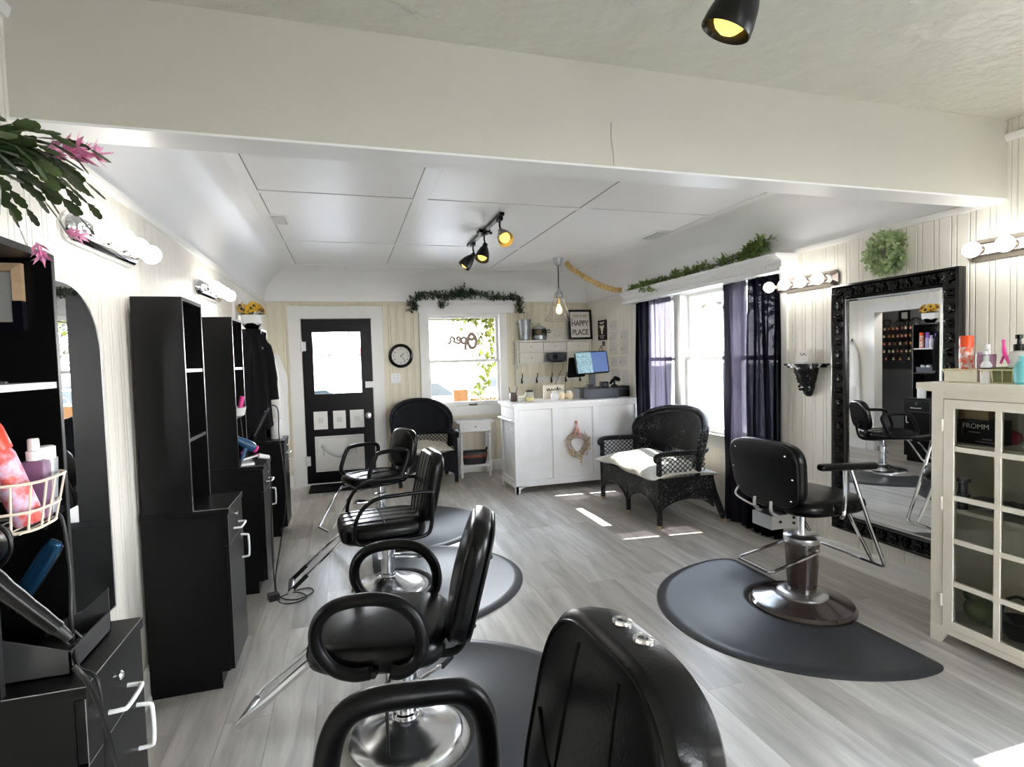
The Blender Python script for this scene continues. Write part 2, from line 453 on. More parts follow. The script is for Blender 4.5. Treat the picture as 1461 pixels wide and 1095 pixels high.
bm = B(); box(bm, -2.45, XR+.12, YF-.12, YB+.12, -.1, 0); struct('floor', bm, 'floor')
def wall_pieces(bm, u0, u1, z0, z1, holes, mk):
    us = sorted({u0, u1, *[h[0] for h in holes], *[h[1] for h in holes]})
    for a, b in zip(us, us[1:]):
        hs = sorted([h for h in holes if h[0] <= a + 1e-6 and h[1] >= b - 1e-6], key=lambda h: h[2])
        z = z0
        for h in hs:
            if h[2] > z: mk(bm, a, b, z, h[2])
            z = h[3]
        if z < z1: mk(bm, a, b, z, z1)
DOOR = (-.52, .295, 0, 2.015); WIN = (.985, 1.93, .87, 2.05)
bm = B(); wall_pieces(bm, XL-.12, XR+.12, 0, 2.75, [DOOR, WIN], lambda b, a, c, z, w: box(b, a, c, YB, YB+.12, z, w)); struct('wall_back', bm, 'wall_cream_back', smooth=False)
RWIN = (3.47, 5.55, .72, 2.06); FWIN = (-.2, 1.31, .8, 2.05)
bm = B(); wall_pieces(bm, YF, YB, 0, 2.75, [RWIN, FWIN], lambda b, a, c, z, w: box(b, XR, XR+.12, a, c, z, w)); struct('wall_right', bm, 'wall_cream', smooth=False)
LD = (5.2, 6.05, 0, 1.985)
bm = B(); wall_pieces(bm, YF, YB, 0, 2.75, [LD], lambda b, a, c, z, w: box(b, XL-.12, XL, a, c, z, w)); struct('wall_left', bm, 'wall_cream', smooth=False)
FILLWIN = (1.2, 2.7, .9, 2.1)  # opening for the added fill window, behind the camera
bm = B(); wall_pieces(bm, XL-.12, XR+.12, 0, 2.75, [FILLWIN], lambda b, a, c, z, w: box(b, a, c, YF-.12, YF, z, w)); struct('wall_front', bm, 'wall_cream_back', smooth=False)
# the dark side room behind the doorway
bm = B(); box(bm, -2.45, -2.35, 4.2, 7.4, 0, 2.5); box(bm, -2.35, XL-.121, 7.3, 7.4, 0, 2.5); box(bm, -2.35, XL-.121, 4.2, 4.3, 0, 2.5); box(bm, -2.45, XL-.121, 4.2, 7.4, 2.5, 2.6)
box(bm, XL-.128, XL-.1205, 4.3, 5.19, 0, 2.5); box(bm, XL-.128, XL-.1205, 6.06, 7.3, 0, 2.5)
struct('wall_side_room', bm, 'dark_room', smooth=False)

# ceiling: flat field with a plaster cove on three sides
def cove(t):
    a = t*PI/2
    return 1-math.cos(a), math.sin(a)
bm = B(); rows = []
for k in range(13):
    i, h = cove(k/12)
    z = ZW + (ZC-ZW)*h
    rows.append([bm.verts.new(p) for p in ((XL+.395*i, BY1-.02, z), (XL+.395*i, YB-.43*i, z), (XR-.34*i, YB-.43*i, z), (XR-.34*i, BY1-.02, z))])
for A, C2 in zip(rows, rows[1:]):
    for j in range(3): face(bm, (A[j], A[j+1], C2[j+1], C2[j]))
face(bm, rows[-1])
ceil = struct('ceiling', bm, 'ceiling_white', ang=25)
CX0, CX1, CY1 = XL+.395, XR-.34, YB-.43
def batten(x0, x1, y0, y1, t=.007):
    b = B(); box(b, x0, x1, y0, y1, ZC-t, ZC+.004); obj('batten', b, 'ceiling_white', ceil, smooth=False, bev=.002)
batten(CX0-.085, CX0+.003, BY1, CY1+.04); batten(.475, .575, BY1, CY1); batten(1.715, 1.79, BY1, CY1); batten(CX1-.003, CX1+.075, BY1, CY1+.04)
for y in (3.87, 5.36):
    for a, b in ((CX0, .475), (.575, 1.715), (1.79, CX1)): batten(a, b, y-.028, y+.028, .005)
batten(CX0-.08, CX1+.07, CY1-.01, CY1+.07)
bm = B()
for x in (CX0+.0055, 1.7125): box(bm, x-.0022, x+.0022, BY1, CY1-.05, ZC-.0006, ZC+.003)
for x in (.4728, .5772): box(bm, x-.0015, x+.0015, BY1, CY1-.2, ZC-.0006, ZC+.003)
for y in (3.841, 5.387):
    for a, c in ((CX0, .475), (.575, 1.715), (1.79, CX1)): box(bm, a, c, y-.0018, y+.0018, ZC-.0006, ZC+.003)
obj('panel_gap', bm, 'gap_dark', ceil, smooth=False)
bm = B(); box(bm, XL-.12, XR+.12, YF-.12, BY0+.02, ZC, ZC+.1); struct('ceiling', bm, 'ceiling_front_shaded')
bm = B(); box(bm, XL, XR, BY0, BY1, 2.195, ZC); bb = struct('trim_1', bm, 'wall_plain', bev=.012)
bm = B(); tube(bm, [(1.02, BY0-.001, 2.2), (1.018, BY0-.001, 2.25), (1.01, BY0-.001, 2.30), (1.012, BY0-.001, 2.36)], .0012, 5); obj('crack', bm, 'ink_grey', bb)
bm = B(); box(bm, XL, XR, BY0-.002, BY1+.002, 2.187, 2.1955); obj('soffit_board', bm, 'ceiling_white', bb, bev=.002, label='white underside board of the beam')
# crown bead along the top of the boarding
def strip(name, a, b, prof, material, axis):
    """a moulding: prof in (out, z), run from a to b"""
    bm = B()
    if axis == 'L': L = [[(XL+o, y, z) for o, z in prof] for y in (a, b)]
    if axis == 'R': L = [[(XR-o, y, z) for o, z in prof] for y in (a, b)]
    if axis == 'B': L = [[(x, YB-o, z) for o, z in prof] for x in (a, b)]
    if axis == 'F': L = [[(x, YF+o, z) for o, z in prof] for x in (a, b)]
    loops(bm, L); return struct(name, bm, material, smooth=False)
bead = [(0, ZW-.035), (.012, ZW-.035), (.018, ZW-.02), (.022, ZW-.004), (.012, ZW+.006), (0, ZW+.006)]
strip('trim_2', BY1, YB, bead, 'white_trim', 'L'); strip('trim_3', BY1-.1, YB, bead, 'white_trim', 'R'); strip('trim_4', XL, XR, bead, 'wall_cream_back', 'B')
hi = [(o, z+.30) for o, z in bead]
strip('trim_5', YF, BY0, hi, 'white_trim', 'R'); strip('trim_6', YF, BY0, hi, 'white_trim', 'L')
base = [(0, 0), (.024, 0), (.024, .012), (.018, .03), (.018, .125), (.012, .14), (0, .14)]
strip('baseboard_left', YF, 5.08, base, 'white_trim', 'L'); strip('baseboard_left', 6.18, YB, base, 'white_trim', 'L')
strip('baseboard_right', YF, YB, base, 'white_trim', 'R')
strip('baseboard_back', XL, -.665, base, 'white_trim', 'B'); strip('baseboard_back', .44, XR, base, 'white_trim', 'B')
strip('baseboard_front', XL, XR, base, 'white_trim', 'F')

# doorway in the left wall: casing only
bm = B()
box(bm, XL-.13, XL+.02, 5.09, 5.203, 0, 1.982); box(bm, XL-.13, XL+.02, 6.047, 6.17, 0, 1.982); box(bm, XL-.13, XL+.02, 5.09, 6.17, 1.982, 2.10)
struct('door_2', bm, 'white_trim', bev=.006)

# entrance door in the back wall
Y = YB - .02
bm = B()
box(bm, -.66, -.517, Y, YB+.06, 0, 2.012); box(bm, .292, .435, Y, YB+.06, 0, 2.012)
extr(bm, [(-.66, 2.012), (.435, 2.012), (.435, 2.16), (-.66, 2.16)], .08, Matrix(((1,0,0,0),(0,0,1,Y),(0,1,0,0),(0,0,0,1))))
box(bm, -.53, -.50, YB+.053, YB+.075, 0, 2.015); box(bm, .275, .30, YB+.053, YB+.075, 0, 2.015); box(bm, -.53, .30, YB+.053, YB+.075, 1.995, 2.02); box(bm, -.53, .30, YB+.0, YB+.11, -.01, .02)
d1 = struct('door_1', bm, 'white_trim', bev=.004)
yd = YB + .005
bm = B()
wall_pieces(bm, -.512, .287, .02, 2.006, [(-.40, .165, 1.10, 1.85)], lambda b, a, c, z, w: box(b, a, c, yd, yd+.045, z, w))
obj('door_panel', bm, 'black_paint', d1, bev=.003)
bm = B(); box(bm, -.41, .175, yd+.02, yd+.026, 1.09, 1.86); obj('glass', bm, 'window_glass', d1, smooth=False)
bm = B()
for a, b, c, e in ((-.40,.165,1.092,1.104),(-.40,.165,1.846,1.858),(-.404,-.393,1.1,1.85),(.158,.169,1.1,1.85)): box(bm, a, b, yd-.008, yd, c, e)
obj('glazing_bead', bm, 'black_paint', d1)
def panel(x0, x1, z0, z1, small):
    b = B(); box(b, x0, x1, yd-.012, yd, z0, z1); o = obj('inset_panel', b, 'white_trim', d1, bev=.004)
    b = B()
    if small:
        cx, cz = (x0+x1)/2, (z0+z1)/2
        for s in (.024, .012):
            tube(b, [(cx-s, yd-.014, cz-s), (cx+s, yd-.014, cz-s), (cx+s, yd-.014, cz+s), (cx-s, yd-.014, cz+s)], .005, 6, True)
        obj('carved_square', b, 'white_edge', o)  # greyer than the panel: shading of the carving put into its colour
    else:
        cx = (x0+x1)/2; z = z1-.12
        pts = [(cx-.19, z-.11), (cx-.185, z-.03), (cx-.2, z), (cx-.15, z-.06), (cx-.06, z-.115), (cx, z-.125), (cx+.06, z-.115), (cx+.15, z-.06), (cx+.2, z), (cx+.185, z-.03), (cx+.19, z-.11)]
        tube(b, [(p, yd-.016, q) for p, q in pts], [.008,.013,.02,.014,.02,.024,.024,.02,.014,.02,.013,.008], 8, k=4)
        for sx in (-.2, .2): sphere(b, (cx+sx, yd-.016, z), .018, 10)
        tube(b, [(x0+.02, yd-.012, z0+.02), (x1-.02, yd-.012, z0+.02), (x1-.02, yd-.012, z1-.02), (x0+.02, yd-.012, z1-.02)], .004, 6, True)
        obj('carved_swag', b, 'white_edge', o)  # grey tone paints in the shading of the swag relief
for x0, x1 in ((-.417,-.258),(-.193,-.047),(.003,.168)): panel(x0, x1, .675, .892, True)
panel(-.414, .157, .159, .589, False)
for z in (1.68, .30):
    bm = B(); box(bm, -.545, -.47, yd-.035, yd-.004, z-.055, z+.055); tube(bm, [(-.515, yd-.04, z-.065), (-.515, yd-.04, z+.065)], .011, 8); obj('hinge', bm, 'white_gloss', d1, bev=.004)
bm = B(); box(bm, .20, .31, yd-.05, yd-.002, 1.16, 1.235); obj('rim_latch', bm, 'white_gloss', d1, bev=.008)
bm = B(); X = T((.222, yd, .815)) @ RX(90); lathe(bm, [(.036,0),(.036,.008),(.014,.012),(.012,.03),(.03,.04),(.034,.055),(.026,.07),(.001,.074)], 20, X); obj('knob', bm, 'chrome_soft', d1)

# windows.  local frame: u along the wall, w outward, z up
def wframe(kind): return Matrix(((1,0,0,0),(0,1,0,YB),(0,0,1,0),(0,0,0,1))) if kind == 'B' else Matrix(((0,1,0,XR),(1,0,0,0),(0,0,1,0),(0,0,0,1))) if kind == 'R' else Matrix(((1,0,0,0),(0,-1,0,YF),(0,0,1,0),(0,0,0,1)))
def sash_pair(par, X, u0, u1, z0, zm, z1, st=.035, glass='window_glass'):
    for (a, b, w, br) in ((zm-.02, z1, .070, .04), (z0, zm+.02, .035, .055)):
        bm = B(); box(bm, u0, u0+st, w, w+.03, a, b, X); box(bm, u1-st, u1, w, w+.03, a, b, X)
        box(bm, u0+st, u1-st, w, w+.03, a, a+br, X); box(bm, u0+st, u1-st, w, w+.03, b-.035, b, X)
        s = obj('sash', bm, 'white_trim', par, bev=.003)
        bm = B(); box(bm, u0+st-.004, u1-st+.004, w+.013, w+.017, a+br-.004, b-.031, X); obj('pane', bm, glass, s, smooth=False)
def casing(name, kind, u0, u1, z0, z1, tw, mull=(), header=True, sill=.06):
    X = wframe(kind); bm = B()
    box(bm, u0-tw, u0+.003, -.022, .123, z0, z1-.003, X); box(bm, u1-.003, u1+tw, -.022, .123, z0, z1-.003, X)
    if header: box(bm, u0-tw, u1+tw, -.022, .123, z1-.003, z1+tw*.6, X)
    for a, b in mull: box(bm, a, b, -.018, .11, z0, z1-.003, X)
    o = struct(name, bm, 'white_trim', bev=.005)
    bm = B(); box(bm, u0-tw-.03, u1+tw+.03, -sill, .125, z0-.035, z0+.003, X); box(bm, u0-tw, u1+tw, -.02, 0, z0-.12, z0-.035, X); obj('sill', bm, 'white_trim', o, bev=.006)
    return o, X
w1, X = casing('window_1', 'B', *WIN, .1)
sash_pair(w1, X, WIN[0], WIN[1], WIN[2], 1.455, WIN[3])
bm = B()
for a, b, c, d in ((.875, 2.12, 2.07, 2.10), (.87, 2.13, 2.10, 2.17)): box(bm, a, b, -.05, .0, c, d, X)
loops(bm, [[(u, w, z) for w, z in ((0, 2.17), (-.055, 2.17), (-.075, 2.19), (-.10, 2.205), (-.10, 2.225), (0, 2.225))] for u in (.855, 2.145)], X=X)
obj('cornice', bm, 'white_gloss', w1, smooth=False)
bm = B(); box(bm, 1.50, 1.60, -.03, .035, .872, .89, X); box(bm, 1.535, 1.565, -.05, -.03, .874, .886, X); obj('sash_lift', bm, 'black_metal', w1, bev=.003)
w2, X = casing('window_2', 'R', *RWIN, .09, ((4.76, 4.88), (3.985, 4.10)), sill=.028)
for a, b in ((4.88, 5.55), (4.10, 4.76), (3.47, 3.985)): sash_pair(w2, X, a, b, RWIN[2], 1.415, RWIN[3])
w3, X = casing('window_3', 'R', *FWIN, .09, ((.5, .6),), sill=.04)
for a, b in ((-.2, .5), (.6, 1.31)): sash_pair(w3, X, a, b, FWIN[2], 1.42, FWIN[3])
w4, X = casing('window_fill', 'F', *FILLWIN, .09, ((1.9, 2.0),), sill=.04)  # unseen window added to let sky light fill the front room
for a, b in ((1.2, 1.9), (2.0, 2.7)): sash_pair(w4, X, a, b, FILLWIN[2], 1.42, FILLWIN[3])

# white box valance over the right window
bm = B()
prof = [(.0, 2.05), (.165, 2.05), (.165, 2.075), (.15, 2.08), (.15, 2.12), (.16, 2.135), (.185, 2.15), (.20, 2.165), (.20, 2.18), (0, 2.18)]
loops(bm, [[(XR-o, y, z) for o, z in prof] for y in (3.29, 5.68)])
v = thing('window_cornice', 'white moulded box cornice above the curtained window', 'cornice', (XR, 4.48, 2.05))
o = obj('cornice_box', bm, 'white_gloss', v, smooth=False, X=T((-XR, -4.48, -2.05)))
bm = B()
for k in range(80): sphere(bm, (XR-.168, 3.32+k*.0295, 2.085), .008, 6)
obj('bead_moulding', bm, 'white_gloss', v, X=T((-XR, -4.48, -2.05)))

# ---------------------------------------------------------------- outside
bm = B(); box(bm, -60, 60, -40, 90, -.6, -.5); struct('ground', bm, 'asphalt')
bm = B(); box(bm, -1.5, 3.3, YB+.12, 9.2, -.5, -.12); struct('porch', bm, 'siding_pale')
bm = B(); box(bm, -1.5, 3.4, YB+.12, 9.0, 2.28, 2.36); box(bm, -1.5, 3.4, 8.9, 9.0, 2.12, 2.28); struct('porch_roof', bm, 'siding_pale')
# pale red pavilion across the road
pv = thing('pavilion', 'pale red timber pavilion with gabled roof across the road, seen through the door', 'building', (-1.2, 42, -.5))
bm = B(); extr(bm, [(-2.4, 2.6), (2.4, 2.6), (1.7, 3.5), (-1.7, 3.5)], 4, RX(90)); obj('roof', bm, 'roof_red', pv, smooth=False)
for x in (-2.1, -.05, 2.1):
    bm = B(); box(bm, x-.09, x+.09, -.2, 0, 0, 2.6); obj('post', bm, 'red_wood', pv)
bm = B(); box(bm, -2.1, 2.1, -3.6, -3.5, 0, 2.5); obj('back_wall', bm, 'siding_pale', pv)
bm = B()
for x in (-2.1, -.05):
    tube(bm, [(x, -.1, 1.9), (x+1, -.1, 2.5), (x+2.05, -.1, 1.9)], .05, 6); tube(bm, [(x, -.1, 1.9), (x+2.05, -.1, 1.9)], .05, 6)
obj('trellis', bm, 'red_wood', pv)
b2 = thing('corner_building', 'pale low building with red gable beside the pavilion', 'building', (-7.2, 40, -.5))
bm = B(); box(bm, -2.2, 2.2, -4, 0, 0, 2.5); obj('wall', bm, 'siding_pale', b2)
bm = B(); extr(bm, [(-2.4, 2.5), (2.4, 2.5), (0, 3.7)], 4, RX(90)); obj('roof', bm, 'roof_red', b2, smooth=False)
bm = B(); box(bm, .9, 1.4, -4.03, -3.98, .9, 1.9); obj('window', bm, 'turquoise', b2)
single('street_pole', tube(B(), [(0,0,0), (0,0,6.5)], .06, 8), 'car_blue', 'thin street pole standing behind the red pavilion', 'pole', (.2, 50, -.5))
single('lamp_post', tube(tube(B(), [(0,0,0), (0,0,6.0)], .07, 8), [(-.9, 0, 6), (.4, 0, 6)], .06, 8), 'car_blue', 'grey lamp post seen through the upper pane of the back window', 'pole', (7.1, 46, -.5))
def car(name, label, loc, rz, paint, scale=1):
    c = thing(name, label, 'car', loc, rz)
    prof = [(-2.15,.35),(-2.2,.6),(-2.1,.82),(-1.3,.95),(-.75,1.38),(.0,1.46),(.85,1.42),(1.5,1.02),(2.1,.92),(2.2,.6),(2.15,.35)]
    b = B(); loops(b, [[(x, y, .35+(z-.35)*k) for x, z in prof] for y, k in ((-.86,.93),(-.8,1),(.8,1),(.86,.93))]); obj('body', b, paint, c, bev=.03)
    b = B(); loops(b, [[(-1.22,y,.98),(-.72,y,1.34),(.8,y,1.37),(1.38,y,1.02)] for y in (-.868,.868)]); obj('side_window', b, 'car_glass', c)
    b = B(); loops(b, [[(x+.03, y, z+.02) for x, z in ((1.42,1.05),(.9,1.38),(.88,1.34),(1.36,1.03))] for y in (-.7,.7)]); obj('windscreen', b, 'car_glass', c)
    for x in (-1.35, 1.35):
        for y in (-.8, .8):
            b = B(); lathe(b, [(.18,-.1),(.33,-.1),(.33,.1),(.18,.1)], 20, T((x,y,.33)) @ RX(90)); w = obj('wheel', b, 'black_rubber', c)
            b = B(); lathe(b, [(.19,-.105),(.19,.105)], 14, T((x,y,.33)) @ RX(90)); obj('hubcap', b, 'chrome_soft', w)
    return c
car('parked_car', 'teal car parked outside the door glass', (-1.35, 14.0, -.5), 4, 'car_teal')
car('parked_car', 'white car parked beside the teal one outside the door', (1.75, 16.5, -.5), 178, 'car_white')
car('parked_car', 'blue car parked outside the back window', (5.6, 20.5, -.5), 10, 'car_blue')
car('parked_car', 'pale car parked far behind the blue one', (9.5, 27, -.5), 175, 'car_white')
# porch things seen through the lower pane
p = thing('striped_stand', 'white stand with red stripes low outside the back window', 'stand', (1.12, 8.2, -.12))
bm = B(); box(bm, -.22, .22, -.12, .12, 0, 1.02); obj('body', bm, 'fence_white', p)
bm = B()
for k in range(4): box(bm, -.16+k*.1, -.13+k*.1, -.125, -.119, .72, .98)
obj('stripes', bm, 'stripe_red', p)
p = thing('paper_bag', 'orange paper bag with a loop handle outside the back window', 'bag', (1.62, 8.2, .72))
bm = B(); loops(bm, [[(-.1,-.06,0),(.1,-.06,0),(.1,.06,0),(-.1,.06,0)], [(-.11,-.05,.3),(.11,-.05,.3),(.11,.05,.3),(-.11,.05,.3)]]); obj('bag_body', bm, 'orange_paper', p)
bm = B(); tube(bm, [(-.06,-.05,.29),(-.04,-.05,.40),(.04,-.05,.40),(.06,-.05,.29)], .006, 6, k=4); obj('handle', bm, 'tan_wood', p)
p = thing('flower_box', 'planter of orange flowers below the back window pane', 'planter', (1.98, 8.2, -.12))
bm = B(); box(bm, -.62, .28, -.14, .14, 0, .84); obj('box', bm, 'siding_pale', p)
bm = B(); q = random.Random(3)
for k in range(150): sphere(bm, (q.uniform(-.22,.27), q.uniform(-.13,.13), .86+q.uniform(0,.13)), .022, 6)
f = obj('blossoms', bm, 'marigold', p); f['kind'] = 'stuff'
def foliage(bm, pts, q, n, l, spread):
    for k in range(n):
        c = Vector(q.choice(pts)) + rv(q)*spread*q.random()**.5
        leaf(bm, c, rv(q), Vector((0,0,1)), l*q.uniform(.7,1.3), l*q.uniform(.5,.8))
q = random.Random(5)
p = thing('hanging_vine', 'lime green leafy branch hanging outside the back window', 'plant', (2.25, 8.5, 2.2))
paths = [[(0,0,.1),(-.1,0,-.25),(-.25,0,-.55),(-.12,0,-.95),(-.3,0,-1.3)], [(0,0,0),(-.3,0,-.05),(-.6,0,-.12)], [(0,0,0),(.02,0,-.5),(-.02,0,-.9)]]
bm = B(); [tube(bm, a, .006, 5, k=4) for a in paths]; obj('stem', bm, 'bark', p)
bm = B(); foliage(bm, [v for a in paths for v in catmull(a, 8)], q, 420, .125, .14); o = obj('leaves', bm, 'leaf_lime', p); o['kind'] = 'stuff'
def tree(label, loc, h, r, seed, m='leaf_tree'):
    q = random.Random(seed); t = thing('tree', label, 'tree', loc)
    b = B(); tube(b, [(0,0,0),(.08,0,h*.3),(0,.1,h*.6)], [.2,.15,.08], 10, k=4)
    tips = []
    for k in range(7):
        a = k*2*PI/7; e = (r*.6*math.cos(a), r*.6*math.sin(a), h*(.55+.3*q.random())); tips.append(e)
        tube(b, [(0,.05,h*.4), (e[0]*.5,e[1]*.5,h*.55), e], [.09,.05,.02], 7, k=3)
    obj('trunk', b, 'bark', t)
    b = B(); foliage(b, tips+[(0,0,h*.8)], q, 1500, .28, r*.62); o = obj('crown', b, m, t); o['kind'] = 'stuff'
tree('pale green tree outside the middle pane of the curtained window', (10.5, 4.0, -.5), 6.0, 2.4, 1)
tree('pale tree at the far end outside the curtained window', (12.0, 11.5, -.5), 6.5, 2.6, 2)
tree('leafy tree beyond the parked cars outside the back window', (12.5, 34, -.5), 6.5, 3.2, 4)
fn = thing('board_fence', 'white board fence outside the curtained window', 'fence', (7.6, 6, -.5))
bm = B()
for k in range(40): box(bm, -.015, .015, -6+k*.3, -6+k*.3+.28, 0, 1.75)
obj('boards', bm, 'fence_white', fn)
bm = B(); box(bm, .015, .06, -6, 6, .3, .4); box(bm, .015, .06, -6, 6, 1.4, 1.5); obj('rail', bm, 'fence_white', fn)
# ---------------------------------------------------------------- styling stations
def handle_pts(a, b, out, ax):
    """D handle from a to b standing 'out' off the face (+x)"""
    a, b, o = Vector(a), Vector(b), Vector((out, 0, 0)); d = (b-a)
    return [a, a+o*.7+d*.02, a+o+d*.12, b+o-d*.12, b+o*.7-d*.02, b]
def station():
    t = thing('styling_station', 'nearest black styling station, with a wire basket and hair dryer, at the left edge', 'cabinet', (XL, 1.335, 0), 0, 'black styling stations along the left wall')
    D, W = .36, .335
    b = B(); box(b, .02, D-.02, 0, W, .075, .795); box(b, .02, D-.06, .01, W-.01, 0, .075); box(b, .02, D-.055, 0, .016, 0, .08); box(b, .02, D-.055, W-.016, W, 0, .08)
    obj('base_cabinet', b, 'black_laminate', t, bev=.0015)
    b = B(); box(b, .015, D+.004, -.004, W+.004, .797, .823); obj('countertop', b, 'black_laminate', t, bev=.002)
    b = B(); box(b, D-.019, D, .003, W-.003, .655, .792); dr = obj('drawer', b, 'black_laminate', t, bev=.002)
    b = B(); tube(b, handle_pts((D,.11,.70),(D,.225,.70),.034,0), .0055, 8, k=3); obj('handle', b, 'white_gloss', dr, label='white bow handle')
    b = B(); lathe(b, [(.011,0),(.011,.008),(.007,.012),(.001,.012)], 14, T((D,.168,.755)) @ RY(90)); obj('lock', b, 'chrome', dr)
    b = B(); box(b, D-.019, D, .003, W-.003, .08, .648); do = obj('door', b, 'black_laminate', t, bev=.002)
    b = B(); tube(b, handle_pts((D,.275,.505),(D,.275,.62),.034,0), .0055, 8, k=3); obj('handle', b, 'white_gloss', do, label='white bow handle')
    x0, x1, z0, z1 = .025, .22, .823, 1.772
    b = B(); box(b, x0, x1, 0, .016, z0, z1-.016); box(b, x0, x1, W-.016, W, z0, z1-.016); box(b, x0, x1, 0, W, z1-.016, z1); box(b, x0, x0+.006, .016, W-.016, z0, z1-.016)
    obj('shelf_tower', b, 'black_laminate', t, bev=.001)
    b = B(); box(b, x1+.0002, x1+.0014, 0, .015, z0, z1); box(b, x1+.0002, x1+.0014, W-.015, W, z0, z1); box(b, x1+.0002, x1+.0014, .015, W-.015, z1-.016, z1)
    obj('edge_band', b, 'grey_laminate', t, smooth=False)
    b = B(); box(b, D+.0035, D+.0047, -.0045, W+.0045, .8215, .8235); box(b, .222, D+.004, -.0047, -.0035, .8215, .8235); box(b, D-.0005, D+.0006, -.0006, .0015, .08, .797); box(b, D-.0002, D+.0008, 0, W, .6505, .6525); obj('base_edging', b, 'edge_grey', t, smooth=False)
    b = B(); box(b, x0+.006, x1-.003, .016, W-.016, 1.440, 1.456); obj('shelf', b, 'white_edge', t, label='pale upper shelf')
    b = B(); box(b, x0+.006, x1-.003, .016, W-.016, 1.128, 1.144); obj('shelf', b, 'black_laminate', t)
    return t
st1 = station()
st1.location.y = 1.312; st1.scale = (1, .95, .985)
st2 = dup(st1, (XL, 2.72, 0), 0, 'tall black styling station with empty shelves, second from the camera')
st3 = dup(st1, (XL, 3.80, 0), 0, 'black styling station holding a blue hair dryer and tangled cords, third from the camera')
st4 = dup(st1, (XL, 5.01, 0), 0, 'farthest black styling station, with the sunflower pot on top')

# ---------------------------------------------------------------- hydraulic chairs.  local: front is -X, origin on the floor under the column
def pedestal(t, zt, rbase=.235, lever=True, ang=0):
    b = B(); lathe(b, [(rbase,0),(rbase,.012),(rbase-.012,.026),(rbase-.05,.034),(.13,.045),(.075,.07),(.055,.085),(.05,.085)], 48); obj('base', b, 'chrome_satin', t, label='round chrome base')
    b = B(); lathe(b, [(.05,.08),(.05,.10),(.043,.105),(.043,zt-.13),(.05,zt-.125),(.05,zt-.07),(.03,zt-.065),(.03,zt)], 28)
    box(b, -.062, -.035, -.02, .02, zt-.16, zt-.08); obj('column', b, 'chrome', t, label='chrome hydraulic column')
    if lever:
        z = zt-.15; b = B(); X = RZ(ang)
        tube(b, [(.04,-.035,z),(.20,-.045,z-.02),(.255,-.04,z-.02),(.262,0,z-.02),(.255,.04,z-.02),(.20,.045,z-.02),(.04,.035,z)], .008, 8, X=X)
        p = obj('pump_lever', b, 'chrome', t)
        b = B(); tube(b, [(.185,-.047,z-.02),(.258,-.042,z-.02),(.266,-.01,z-.02)], .0125, 8, X=X); obj('grip', b, 'black_rubber', p)
def backrest(t, x, z, hw, hh, th, tilt, m='black_leather', e=3.6, dome=.012, taper=.05, extra=None, dome2=.0):
    X = T((x, 0, z)) @ RY(tilt) @ Matrix(((0,0,-1,0),(-1,0,0,0),(0,1,0,0),(0,0,0,1)))   # local x->-y, y->z, z->-x (front)
    b = B(); pad(b, hw, hh, th, X, e=e, r=th*.42, dome=dome, taper=taper, n=64, dome2=dome2)
    o = obj('backrest', b, m, t)
    return o, X
def footrest(t, x0, z0, x1, z1, hw, r=.010, kind='U'):
    b = B()
    tube(b, [(x0+.12,-hw,z0),(x0,-hw,z0),(x0-.05,-hw,z0-.04),(x1+.03,-hw,z1+.03),(x1,-hw+.02,z1),(x1,hw-.02,z1),(x1+.03,hw,z1+.03),(x0-.05,hw,z0-.04),(x0,hw,z0),(x0+.12,hw,z0)], r, 8)
    return obj('footrest', b, 'chrome_satin', t, label='chrome tube footrest')

# chair beside station two: fat loop arms, smooth seat
def loop_chair(label, loc, rz):
    t = thing('salon_chair', label, 'chair', loc, rz, 'black hydraulic styling chairs')
    pedestal(t, .36, .22, True, 60)
    b = B(); pad(b, .255, .245, .115, T((-.075,0,.425)), e=4.2, r=.05, dome=.018, n=64); obj('seat', b, 'black_leather', t)
    o, X = backrest(t, .265, .645, .225, .235, .085, 15, dome=.02, taper=.06)
    b = B(); pad(b, .212, .222, .014, X @ T((0,0,-.046)), e=3.6, taper=.06, n=64); obj('back_shell', b, 'black_plastic', o)
    b = B()
    for sx in (-.15,.15):
        for sy in (-.14,.12): sphere(b, X @ Vector((sx,sy,-.055)), .009, 8)
    obj('screw', b, 'black_metal', o)
    b = B()
    for y in (-.08,.08): tube(b, [(.05,y,.372),(.19,y,.365),(.245,y,.42),(.285,y,.56)], .016, 8, k=4, flat=.5)
    obj('back_bracket', b, 'black_metal', t)
    P = [(-.07,.412),(-.125,.408),(-.19,.432),(-.238,.495),(-.246,.56),(-.222,.615),(-.165,.652),(-.06,.666),(.025,.65),(.082,.605),(.108,.54),(.104,.47),(.07,.425),(.03,.408),(.0,.412)]
    for s in (-1, 1):
        b = B(); tube(b, [(x, s*.275, z) for x, z in P], .0225, 14, k=5)
        a = obj('armrest', b, 'black_vinyl', t)
        b = B(); tube(b, [(-.06,s*.272,.40),(-.06,s*.2,.385)], .012, 8); tube(b, [(.01,s*.272,.40),(.01,s*.2,.385)], .012, 8); obj('arm_bracket', b, 'black_metal', a)
    footrest(t, -.30, .385, -.60, .13, .10, .0155)
    b = B(); tube(b, [(-.02,-.05,.345),(-.02,-.22,.335),(-.025,-.235,.30),(-.025,-.24,.10)], .006, 8); rl = obj('release_rod', b, 'black_metal', t)
    b = B(); tube(b, [(-.025,-.235,.31),(-.025,-.235,.345)], .011, 8); obj('ferrule', b, 'chrome', rl)
    return t
loop_chair('black salon chair with thick loop armrests and smooth seat, facing the second station', (.165, 2.13, 0), -14)

